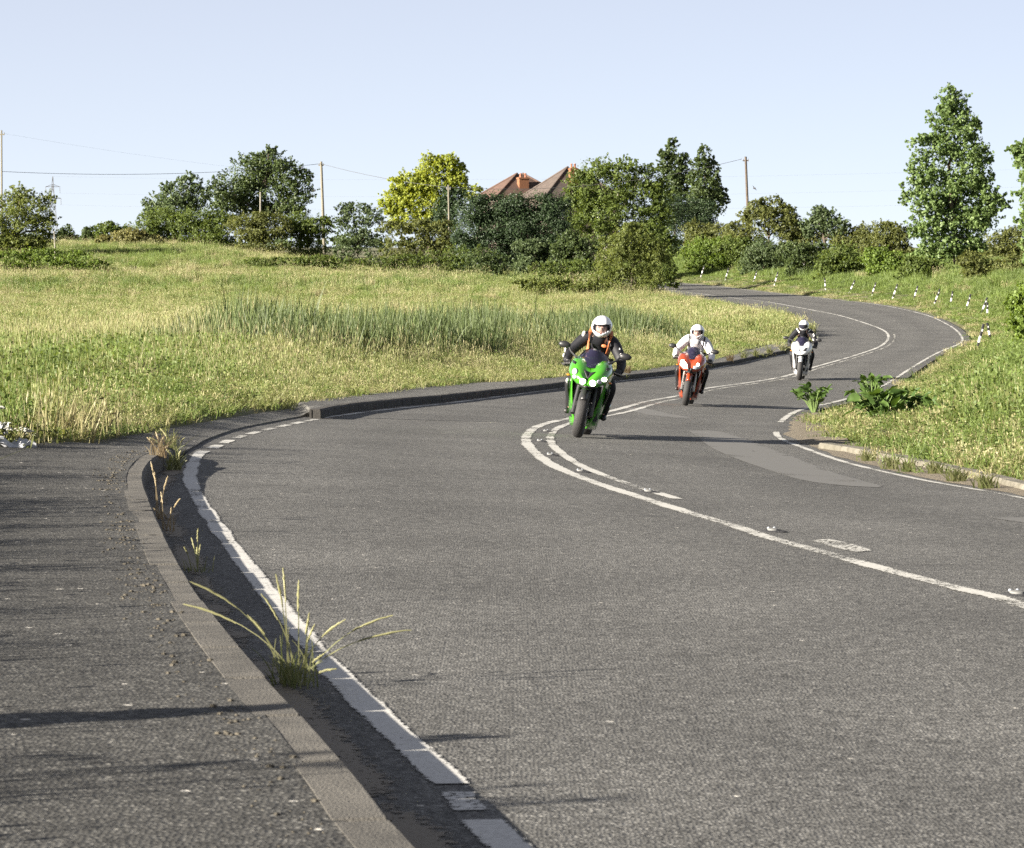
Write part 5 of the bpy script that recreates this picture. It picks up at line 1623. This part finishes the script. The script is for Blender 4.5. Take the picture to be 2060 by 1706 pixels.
# lattice pylon far off
PY = 1300.0
ps = F / PY
px0, pz0 = (106 - CX) / ps, -1.0
pr = empty('pylon', (px0, PY, pz0), (0, 0, 0), 'small lattice electricity pylon far off behind the left edge tree', 'pylon')
ph = EYE - (355 - YH) / ps - pz0
M_pylon = mat('weathered_pylon_steel', (0.10, 0.105, 0.115), 0.7)
m = MB()
def hw(z):
    return 2.6 - 2.0 * min(1, z / (ph * 0.72)) if z < ph * 0.72 else 0.6 - 0.5 * (z - ph * 0.72) / (ph * 0.28)
lev = [0, 5, 9.5, 13.5, 17, 20, 22.5, ph - 3.2, ph]
for sx in (-1, 1):
    for sy in (-1, 1):
        m.tube([(sx * hw(z), sy * hw(z), z) for z in lev], 0.10, 4)
for a, b in zip(lev[:-1], lev[1:]):
    for sy in (-1, 1):
        m.tube([(-hw(a), sy * hw(a), a), (hw(b), sy * hw(b), b)], 0.06, 4)
        m.tube([(hw(a), sy * hw(a), a), (-hw(b), sy * hw(b), b)], 0.06, 4)
m.build('lattice_tower', M_pylon, pr)
for k, zz in enumerate((ph - 4.2, ph - 9.0)):
    w_ = (2.9, 3.4)[k]
    MB().tube([(-w_, 0, zz), (0, 0, zz + 1.0), (w_, 0, zz)], 0.10, 4).tube([(-w_, 0, zz), (w_, 0, zz)], 0.10, 4).build('cross_arm', M_pylon, pr)
    for sx in (-1, 1):
        MB().tube([(sx * w_, 0, zz), (sx * w_, 0, zz - 2.6)], 0.10, 5).build('insulator_string', M_pylon, pr)
for k, (dz, y1) in enumerate(((ph, 368), (ph - 6.8, 404), (ph - 11.6, 436))):
    wire((px0 + (2.9 if k else 0), PY, pz0 + dz), at(2300, y1 - 36, 1150), 3.0, ('topmost', 'middle', 'lowest')[k] + ' faint high voltage line crossing the sky from the pylon', 0.014)

# ------------------------------------------------------------------ the house behind the hedge: two hipped roofs
M_tile = mat('roof_tile_red', (0.100, 0.058, 0.042), 0.85, col2=(0.062, 0.036, 0.027), scale=2.5, bump=0.3)
M_tile2 = mat('roof_tile_brown', (0.090, 0.068, 0.056), 0.85, col2=(0.056, 0.042, 0.035), scale=2.5, bump=0.3)
M_brick = mat('chimney_brick', (0.22, 0.095, 0.042), 0.9, col2=(0.14, 0.06, 0.03), scale=6, bump=0.4)
M_pot = mat('chimney_pot', (0.30, 0.13, 0.08), 0.8)
M_wall = mat('rendered_wall', (0.09, 0.07, 0.055), 0.9, var=0.2)
M_glass = mat('window_glass', (0.04, 0.05, 0.06), 0.08)
M_frame = mat('window_frame', (0.7, 0.7, 0.68), 0.5)
def house(label, Y, apex, half_w, eave, m, chim, name='house', ridge=0.6, hidden=0):
    s = F / Y
    ax, az = (apex[0] - CX) / s, EYE - (apex[1] - YH) / s
    z0 = ground_at(ax, Y)
    ez = EYE - (eave - YH) / s
    root = empty(name, (ax, Y, z0), (0, 0, math.radians(18)), label, 'house')
    hw_ = half_w / s
    H, E = az - z0, ez - z0
    MB().box((0, 0, E / 2 - 0.1), (hw_ * 1.8, hw_ * 1.8, E)).build('wall', M_wall, root)
    for sx in (-0.5, 0.5):
        for zz in (E * 0.3, E * 0.75):
            f = MB().box((sx * hw_, -hw_ * 0.9, zz), (1.3, 0.12, 1.1)).build('window', M_frame, root)
            MB().box((sx * hw_, -hw_ * 0.9 - 0.05, zz), (1.1, 0.08, 0.9)).build('pane', M_glass, f)
    rf = None
    # courses of tiles: each course stands a little proud of the one above
    n = 26
    R = []
    mb = MB()
    def ring(t, lift):
        w = hw_ * (1 - t) + 0.02
        return [(-w - ridge * t * 0.5, -w, 0), (w + ridge * t * 0.5, -w, 0), (w + ridge * t * 0.5, w, 0), (-w - ridge * t * 0.5, w, 0)]
    secs = []
    for k in range(n):
        for tt, l in ((k / n, 0.045), ((k + 0.97) / n, 0.0)):
            z = E + (H - E) * tt + l
            secs.append([(x, y, z) for x, y, _ in ring(tt, l)])
    mb.loft(secs)
    rf = mb.build('roof', m, root, smooth=False)
    for sx in (-1, 1):
        for sy in (-1, 1):
            MB().tube([(sx * (hw_ + 0.02), sy * (hw_ + 0.02), E + 0.08), (sx * (ridge * 0.5 + 0.02), sy * 0.02, H + 0.06)], 0.11, 6).build('hip_tile_row', m, rf)
    for cx_, cw, ct, cb in chim:
        c = at(cx_, ct, Y - hw_ * 0.5) - Vector((ax, Y, z0))
        c = Matrix.Rotation(-math.radians(18), 3, 'Z') @ c
        b = EYE - (cb - YH) / s - z0
        w = cw / s
        st = MB().box((c.x, c.y, (c.z + b) / 2), (w, w * 0.8, c.z - b)).build('chimney', M_brick, root)
        MB().box((c.x, c.y, c.z - 0.10), (w * 1.12, w * 0.92, 0.16)).build('chimney_cap', M_brick, st)
        for q in (-0.25, 0.25):
            MB().lathe([(0.13, 0), (0.11, 0.1), (0.11, 0.38), (0.14, 0.42), (0.12, 0.46)], 10, 'z', (c.x + q * w, c.y, c.z)).build('chimney_pot', M_pot, st)
    return root
house('house with a red tiled hipped roof and tall brick chimney above the dark hedge', 345, (1046,350), 78, 402, M_tile, [(1052, 20, 357, 400)])
house('house with a brown tiled hipped roof half hidden by the broad tree', 338, (1148,337), 84, 400, M_tile2, [(1153, 15, 338, 385)])
# ------------------------------------------------------------------ wire fence on the left skyline
fr = empty('fence', ((135 - CX) / (F / 300), 300, 0), (0, 0, 0), 'low post and wire fence on the left skyline', 'fence')
fx, fy = fr.location.x, fr.location.y
fp = []
for px in range(68, 216, 21):
    x = (px - CX) / (F / 300)
    z = ground_at(x, 300)
    fp.append((x - fx, 0, z))
    MB().box((x - fx, 0, z + 0.5), (0.12, 0.12, 1.3)).build('fence_post', M_wooddark, fr)
for h in (0.6, 1.0):
    MB().tube([(a, b, c + h) for a, b, c in fp], 0.02, 5).build('fence_rail', M_wooddark, fr)

# ------------------------------------------------------------------ birds
M_bird = mat('bird_dark', (0.03, 0.028, 0.03), 0.8)
def bird(px, py, Y, span, label, bank=0.3):
    c = at(px, py, Y)
    root = empty('bird', c, (0, bank, 0.5), label, 'bird')
    MB().tube([(0, -0.16, 0.0), (0, -0.10, 0.01), (0, 0.0, 0), (0, 0.10, -0.01), (0, 0.22, 0)], [0.015, 0.045, 0.055, 0.035, 0.012], 8).build('body', M_bird, root)
    for s in (-1, 1):
        def wing(u, v, s=s):
            x = s * (0.04 + span * u)
            return (x, -0.05 + 0.10 * u * u + (0.14 * (1 - 0.7 * u)) * v, 0.22 * span * math.sin(u * 2.0))
        sheet(wing, 6, 2).build('wing', M_bird, root, solid=0.01)
bird(608, 337, 290, 0.22, 'dark bird near the wire left of the bare pole')
bird(632, 384, 285, 0.24, 'dark bird flying low just left of the bare pole', -0.5)
bird(1518, 379, 235, 0.20, 'dark bird flying right of the dark brown pole', 0.8)

# ------------------------------------------------------------------ cat's eyes between the white lines
M_iron = mat('stud_iron', (0.05, 0.05, 0.052), 0.9, spec=0.1, bump=0.4, bscale=60)
M_studw = mat('stud_rubber', (0.16, 0.16, 0.155), 0.9, spec=0.1)
def stud(px, py, k, label):
    g = ground_pt([px], [py])[0]
    i = int(np.argmin(np.hypot(*(CENTRE - g).T)))
    T = CENTRE[min(i + 2, len(CENTRE) - 1)] - CENTRE[max(i - 2, 0)]
    a = math.atan2(T[1], T[0]) + math.pi / 2
    root = empty('road_stud', (g[0], g[1], float(road_z(*g))), (0, 0, a), label, 'road stud', "road studs along the centre lines")
    root.scale = (k, k, k)
    MB().loft([[(x * sx, y * sy, z) for x, y in sq(1, 1, 16, 0.6, 0.6)] for sx, sy, z in ((0.10, 0.09, -0.01), (0.095, 0.085, 0.006), (0.065, 0.060, 0.014))]).build('casing', M_iron, root)
    MB().loft([[(x * sx, y * sy, z) for x, y in sq(1, 1, 14, 0.7, 0.7)] for sx, sy, z in ((0.040, 0.055, 0.012), (0.034, 0.050, 0.024), (0.020, 0.036, 0.028))]).build('insert', M_studw, root)
    for s in (-1, 1):
        MB().ball((s * 0.022, -0.056, 0.024), (0.011, 0.008, 0.009), 8, 6).build('reflector', M_lamp_off, root)
stud(2046, 1198, 0.85, 'road stud cut by the right edge beside the centre line')
stud(1555, 1070, 0.85, 'road stud next to the single centre line, left of the scuffed paint')
stud(1305, 991, 0.85, 'road stud between the white lines near the start of the second line')
stud(1168, 950, 0.85, 'road stud between the double lines below the green motorcycle')
stud(1107, 917, 0.85, 'road stud between the double lines on the tip of the bend')
stud(1086, 889, 0.85, 'road stud between the double lines left of the green motorcycle wheel')
stud(1098, 869, 0.85, 'farthest road stud between the lines left of the green motorcycle')

# ------------------------------------------------------------------ burdock on the near right verge: big leaves, one by one
def big_leaf(L, W, rng):
    """ribbed, wavy, cupped leaf along +X, base at the origin"""
    mb = MB()
    V, Fc = [], []
    nu, nv = 8, 4
    for i in range(nu + 1):
        u = i / nu
        w = W * 0.5 * (math.sin(math.pi * min(1, u * 0.92 + 0.08)) ** 0.6) * (1.15 - 0.45 * u)
        for j in range(nv + 1):
            v = (j / nv - 0.5) * 2
            V.append((u * L, v * w, 0.10 * L * abs(v) ** 1.3 - 0.35 * L * u * u + 0.03 * L * math.sin(7 * u + 2 * v) * abs(v) + rng.uniform(-0.008, 0.008)))
    for i in range(nu):
        for j in range(nv):
            a = i * (nv + 1) + j
            Fc.append((a, a + 1, a + nv + 2, a + nv + 1))
    return V, Fc
def burdock(px, py, h, leaves, label, seed, spread=0.5, lo=0.2, group='burdock plants on the near right verge', y1=120):
    rng = random.Random(seed)
    g = ground_pt([px], [py], 0.0, lambda X, Y: land_z(X, Y), 20, y1)[0]
    z0 = ground_at(*g)
    root = empty('burdock_plant', (g[0], g[1], z0), (0, 0, 0), label, 'plant', group)
    stems = MB()
    for k in range(leaves):
        a = rng.uniform(0, 2 * math.pi)
        r = spread * rng.uniform(0.15, 1.0)
        zz = rng.uniform(lo, 1.0) * h
        p = Vector((r * math.cos(a), r * math.sin(a) * 0.7, zz))
        stems.tube([(0.03 * math.cos(a), 0.03 * math.sin(a), 0), p * 0.6 + Vector((0, 0, 0.05)), p], [0.012, 0.009, 0.006], 5)
        L = rng.uniform(0.12, 0.23); W = L * rng.uniform(0.6, 0.85)
        V, Fc = big_leaf(L, W, rng)
        R = Euler((rng.uniform(-0.7, 0.7), rng.uniform(-1.35, 0.25), a + rng.uniform(-0.7, 0.7))).to_matrix()
        me = bpy.data.meshes.new('leaf')
        me.from_pydata([tuple(R @ Vector(v)) for v in V], [], Fc)
        me.shade_smooth()
        t = me.attributes.new('tint', 'FLOAT', 'POINT')
        t.data.foreach_set('value', np.full(len(V), rng.uniform(0.1, 1.0), np.float32))
        me.materials.append(LEAF['burdock'])
        o = bpy.data.objects.new('leaf', me); COL.objects.link(o); o.parent = root; o.location = p
    stems.build('stem', mat('stem_green', (0.10, 0.15, 0.04), 0.7), root)
    return root
burdock(1638, 830, 0.44, 38, 'burdock at the very tip of the verge, reaching over the road', 1, 0.28, 0.5)
burdock(1755, 812, 0.52, 44, 'upright burdock at the back of the verge clump', 2, 0.30, 0.35)
burdock(1772, 862, 0.55, 90, 'largest burdock in the middle of the verge', 3, 0.42, 0.2)
burdock(1815, 858, 0.48, 50, 'burdock joining the largest one on its right', 4, 0.34, 0.25)
burdock(1890, 858, 0.36, 22, 'small arching burdock at the right end of the clump', 5, 0.30, 0.3)


# ------------------------------------------------------------------ tufts in the gutter and at the kerb end
M_tuft = leaf_mat('tuft_blade', (0.10, 0.125, 0.035), (0.32, 0.31, 0.16), 0.35)
M_tuft2 = leaf_mat('dry_tuft_blade', (0.17, 0.125, 0.07), (0.34, 0.28, 0.17), 0.30)
def tuft(px, py, stems_px, label, seed, w=0.006, fill=30, fh=0.14, m=None, dh=0.0, head=True):
    """stems_px: tips of the tall stems as pixels; each is a bent tapering stem with a seed head"""
    rng = np.random.default_rng(seed)
    m = m or M_tuft
    g = ground_pt([px], [py], dh)[0]
    z0 = float(road_z(*g)) + dh
    root = empty('grass_tuft', (g[0], g[1], z0), (0, 0, 0), label, 'grass tuft')
    s = F / g[1]
    V, Q, T = [], [], []
    def strip(p0, p1, p2, w0, tint):
        o = len(V)
        for i in range(9):
            t = i / 8
            p = (1 - t) ** 2 * p0 + 2 * t * (1 - t) * p1 + t * t * p2
            k = w0 * (1 - 0.75 * t)
            ax = np.array([1.0, 0.25, 0]) if abs((p2 - p0)[2]) > abs((p2 - p0)[0]) else np.array([0, 0.3, 1.0])
            V.extend([p - ax * k, p + ax * k]); T.extend([tint, tint])
            if i:
                Q.append((o + 2 * i - 2, o + 2 * i - 1, o + 2 * i + 1, o + 2 * i))
    heads = []
    for tx, ty in stems_px:
        tip = np.array([(tx - px) / s, rng.uniform(-0.10, 0.10), (py - ty) / s])
        b = np.array([rng.uniform(-0.04, 0.04), rng.uniform(-0.04, 0.04), -0.02])
        mid = b + (tip - b) * np.array([0.25, 0.4, 0.62]) + np.array([0, 0, 0.12 * abs(tip[0])])
        strip(b, mid, tip, w * 0.5, rng.uniform(0.4, 0.9))
        heads.append((mid, tip))
    for k in range(fill):
        a = rng.uniform(0, 6.28); L = fh * rng.uniform(0.5, 1.2); le = rng.uniform(0.1, 0.9)
        b = np.array([rng.normal(0, 0.035), rng.normal(0, 0.05), -0.02])
        tip = b + np.array([math.cos(a) * L * le, math.sin(a) * L * le, L * (1.1 - 0.4 * le)])
        strip(b, b + (tip - b) * np.array([0.3, 0.3, 0.7]), tip, w * 0.5, rng.uniform(0.0, 0.8))
    mesh_np('blades', np.array(V), np.array(Q), m, root, attrs={'tint': T})
    if head:
        for mid, tip in heads:
            hb = MB()
            b0 = np.array([0, 0, -0.02])
            pts = []
            for k in range(13):
                t = 0.66 + 0.34 * k / 12
                pts.append((1 - t) ** 2 * b0 + 2 * t * (1 - t) * mid + t * t * tip + rng.normal(0, w * 0.12, 3))
            hb.tube(pts, [w * (0.15 + 0.62 * math.sin(math.pi * (0.12 + 0.84 * k / 12)) ** 0.7 * rng.uniform(0.6, 1.15)) for k in range(13)], 6)
            o = hb.build('seed_head', m, root)
            a = o.data.attributes.new('tint', 'FLOAT', 'POINT'); a.data.foreach_set('value', np.full(len(o.data.vertices), 0.9, np.float32))
    return root
tuft(590, 1378, [(368,1215),(384,1168),(497,1238),(527,1192),(558,1150),(567,1145),(597,1172),(625,1228),(632,1258),(698,1240),(790,1240),(826,1272),(655,1310),(680,1340)], 'largest grass tuft in the gutter with long seed stems', 1, 0.006, 48, 0.17)
tuft(392, 1150, [(372,1098),(384,1082),(400,1062),(404,1094),(392,1104)], 'small pale grass tuft in the gutter, second nearest', 2, 0.006, 16, 0.08)
tuft(340, 1068, [(366,1000),(312,1020),(322,990),(345,1020),(330,1030)], 'thin dry stems growing in the gutter above the small pale tuft', 3, 0.007, 10, 0.10, M_tuft2)
tuft(318, 1045, [(300,930),(310,950),(335,960),(326,1000)], 'reddish dry stalks growing against the curved kerb', 4, 0.008, 8, 0.10, M_tuft2)
tuft(345, 918, [(320,862),(335,870),(352,876),(372,880),(300,880)], 'weedy tuft where the raised kerb ends', 5, 0.010, 60, 0.22)
tuft(322, 915, [(295,880),(310,870),(330,878)], 'straw coloured tuft on the end of the footway', 6, 0.010, 30, 0.18, M_tuft2, 0.13)
tuft(350, 945, [(330,900),(365,905)], 'dark green weed in the gutter by the kerb end', 7, 0.012, 50, 0.16)
for i, (x, y) in enumerate([(1215, 757), (1262, 753), (1425, 735), (1470, 728), (1496, 722), (1520, 718), (1548, 712), (1575, 707)]):
    tuft(x, y, [(x - 4, y - 14), (x + 5, y - 17)], ['dry tuft on the far kerb just behind the green motorcycle', 'dry tuft on the far kerb between the green and orange motorcycles', 'dry tuft on the far kerb right of the grey jacketed rider',
         'yellowish tuft on the far kerb left of the thin upright stalk', 'tuft with a thin upright stalk on the far kerb', 'green tuft on the far kerb, third from its end', 'green tuft on the far kerb, second from its end', 'green tuft at the far kerb end by the white motorcycle'][i], 20 + i, 0.03, 60, 0.24, M_tuft2 if i < 4 else None, 0.085, False)
M_moss = mat('dry_moss', (0.115, 0.100, 0.074), 0.95, col2=(0.040, 0.036, 0.028), scale=30, bump=0.8, bscale=80)
# crumbs and moss along the back of the near kerb
rng = np.random.default_rng(77)
crumb = MB()
kb = offset_line(k1, -0.19)
for k in range(1500):
    i = rng.integers(20, len(kb) - 1)
    if rng.random() > 0.35 + 0.65 * (math.sin(i * 0.35) * math.sin(i * 0.13 + 1) > 0):
        continue
    p = kb[i] + rng.normal(0, 1, 2) * np.array([0.050, 0.06]) + np.array([-0.01 - 0.10 * rng.random() ** 3, 0])
    r = 0.0025 + 0.0095 * rng.random() ** 3
    if not in_poly(p[None, :], FOOT_POLY)[0]:
        continue
    z = float(road_z(p[0], p[1])) + 0.126
    crumb.ball((p[0], p[1], z + r * 0.2), (r * 1.2, r, r * 0.6), 5, 3)
o = crumb.build('grit_and_moss', M_moss, None, smooth=False)
tag(o, 'crumbs of grit and dry moss along the back of the kerb', kind='stuff')
# low green weeds in the gritty margin on the right
wr_ = np.random.default_rng(88)
for i, (x, y, n) in enumerate([(1745, 925, 40), (1790, 940, 50), (1880, 952, 90), (1925, 966, 90), (1980, 978, 90), (1830, 946, 50)]):
    tuft(x, y, [(x - 10, y - 12), (x + 12, y - 10), (x + 2, y - 15)], ['small green weeds at the thin start of the gritty margin', 'yellow green weeds in the gritty margin beside the kerb start', 'thick green weeds in the gritty margin, left part', 'thick green weeds in the gritty margin, middle part',
         'thick green weeds in the gritty margin, right part', 'sparse green weeds in the gritty margin by the thick ones'][i], 40 + i, 0.016, n, 0.13, None, 0.02, False)

# ------------------------------------------------------------------ weeds with white flower heads and a bit of litter at the left edge
M_umbel = mat('white_flower', (0.34, 0.34, 0.29), 0.8)
def umbels(px, py, tips, label, seed):
    rng = np.random.default_rng(seed)
    g = ground_pt([px], [py], 0.11)[0]
    root = empty('wild_flower', (g[0], g[1], float(road_z(*g)) + 0.11), (0, 0, 0), label, 'plant')
    s = F / g[1]
    st = MB(); fl = []
    for tx, ty in tips:
        tip = Vector(((tx - px) / s, rng.uniform(-0.2, 0.2), (py - ty) / s))
        st.tube([(rng.normal(0, 0.05), rng.normal(0, 0.05), 0), tip * 0.6, tip], [0.006, 0.005, 0.004], 5)
        fb = MB()
        for k in range(9):
            o = Vector((rng.normal(0, 0.024), rng.normal(0, 0.024), rng.normal(0, 0.008)))
            fb.ball(tuple(tip + o), (0.013, 0.013, 0.006), 6, 4)
        fb.build('flower_head', M_umbel, root)
    st.build('stem', mat('weed_stem', (0.16, 0.17, 0.06), 0.8), root)
    V, Q, t = cloud([(0, 0, 0.10, 0.26, 0.25, 0.10)], 26, 9, 0.045, rng, 0.3)
    mesh_np('foliage', V, Q, LEAF['olive'], root, attrs={'tint': t})
umbels(20, 902, [(4,820),(14,850),(25,858),(55,862),(10,868),(62,868),(34,866)], 'white flowering weed at the left edge by the footway', 1)
umbels(70, 893, [(60,866),(78,872),(66,862)], 'smaller flowering weed next to the litter', 2)
M_litter = mat('white_plastic', (0.42, 0.43, 0.46), 0.35)
g = ground_pt([33], [901], 0.12)[0]
rt = empty('litter', (g[0], g[1], float(road_z(*g)) + 0.14), (0, 0, 0.2), 'crumpled white plastic litter on the grass at the left edge', 'litter')
def crumple(u, v):
    return ((u - 0.5) * 0.30, (v - 0.5) * 0.14, 0.03 * math.sin(9 * u + 3 * v) + 0.035 * math.sin(14 * v - 5 * u) + 0.05 * (0.5 - u))
sheet(crumple, 12, 8).build('bag', M_litter, rt, solid=0.003, smooth=False)
def crumple2(u, v):
    return ((u - 0.5) * 0.12 - 0.12, (v - 0.5) * 0.12, 0.13 + 0.03 * math.sin(11 * u + 5 * v) + 0.03 * math.cos(13 * v))
sheet(crumple2, 8, 6).build('torn_flap', M_litter, rt, solid=0.003, smooth=False)
# ------------------------------------------------------------------ beyond the left edge: saplings whose shadows fall over the footway
def sapling(x, y, h, seed, label):
    rng = np.random.default_rng(seed)
    root = empty('sapling', (x, y, ground_at(x, y)), (0, 0, 0), label, 'sapling')
    st = MB()
    limb(st, (0, 0, -0.1), (rng.normal(0, 0.1), rng.normal(0, 0.1), h), 0.022, 0.006, rng, 0.02)
    P = []
    for k in range(9):
        z = h * (0.45 + 0.5 * k / 9)
        a = rng.uniform(0, 6.28)
        e = np.array([math.cos(a), math.sin(a), 0.9]) * rng.uniform(0.2, 0.45)
        limb(st, (0, 0, z), (e[0], e[1], z + e[2]), 0.008, 0.003, rng, 0.05)
        for t in np.linspace(0.4, 1, 6):
            P.append([e[0] * t, e[1] * t, z + e[2] * t])
    st.build('stem', M_bark, root)
    P = np.array(P) + rng.normal(0, 0.03, (len(P), 3))
    V, Q = leaf_quads(P, unit(rng.normal(0, 1, P.shape)), np.full(len(P), 0.10), 0.5, rng)
    mesh_np('crown', V, Q, LEAF['mid'], root, attrs={'tint': np.full(len(V), 0.5)})
rt = empty('dock_weed', (-3.35, 8.13, ground_at(-3.35, 8.13)), (0, 0, 0), 'bushy waist high dock weed outside the left edge behind the footway', 'plant')
MB().tube([(0, 0, -0.05), (0.02, 0, 0.5), (0, 0.02, 1.0)], [0.012, 0.010, 0.005], 6).build('stem', M_bark, rt)
V, Q, t = cloud([(0, 0, 0.40, 0.16, 0.16, 0.38), (0, 0, 0.75, 0.08, 0.08, 0.28)], 150, 10, 0.07, np.random.default_rng(5), 0.3)
mesh_np('foliage', V, Q, LEAF['mid'], rt, attrs={'tint': t})
sapling(-5.6, 5.9, 1.75, 3, 'tall thin sapling outside the left edge of the picture')
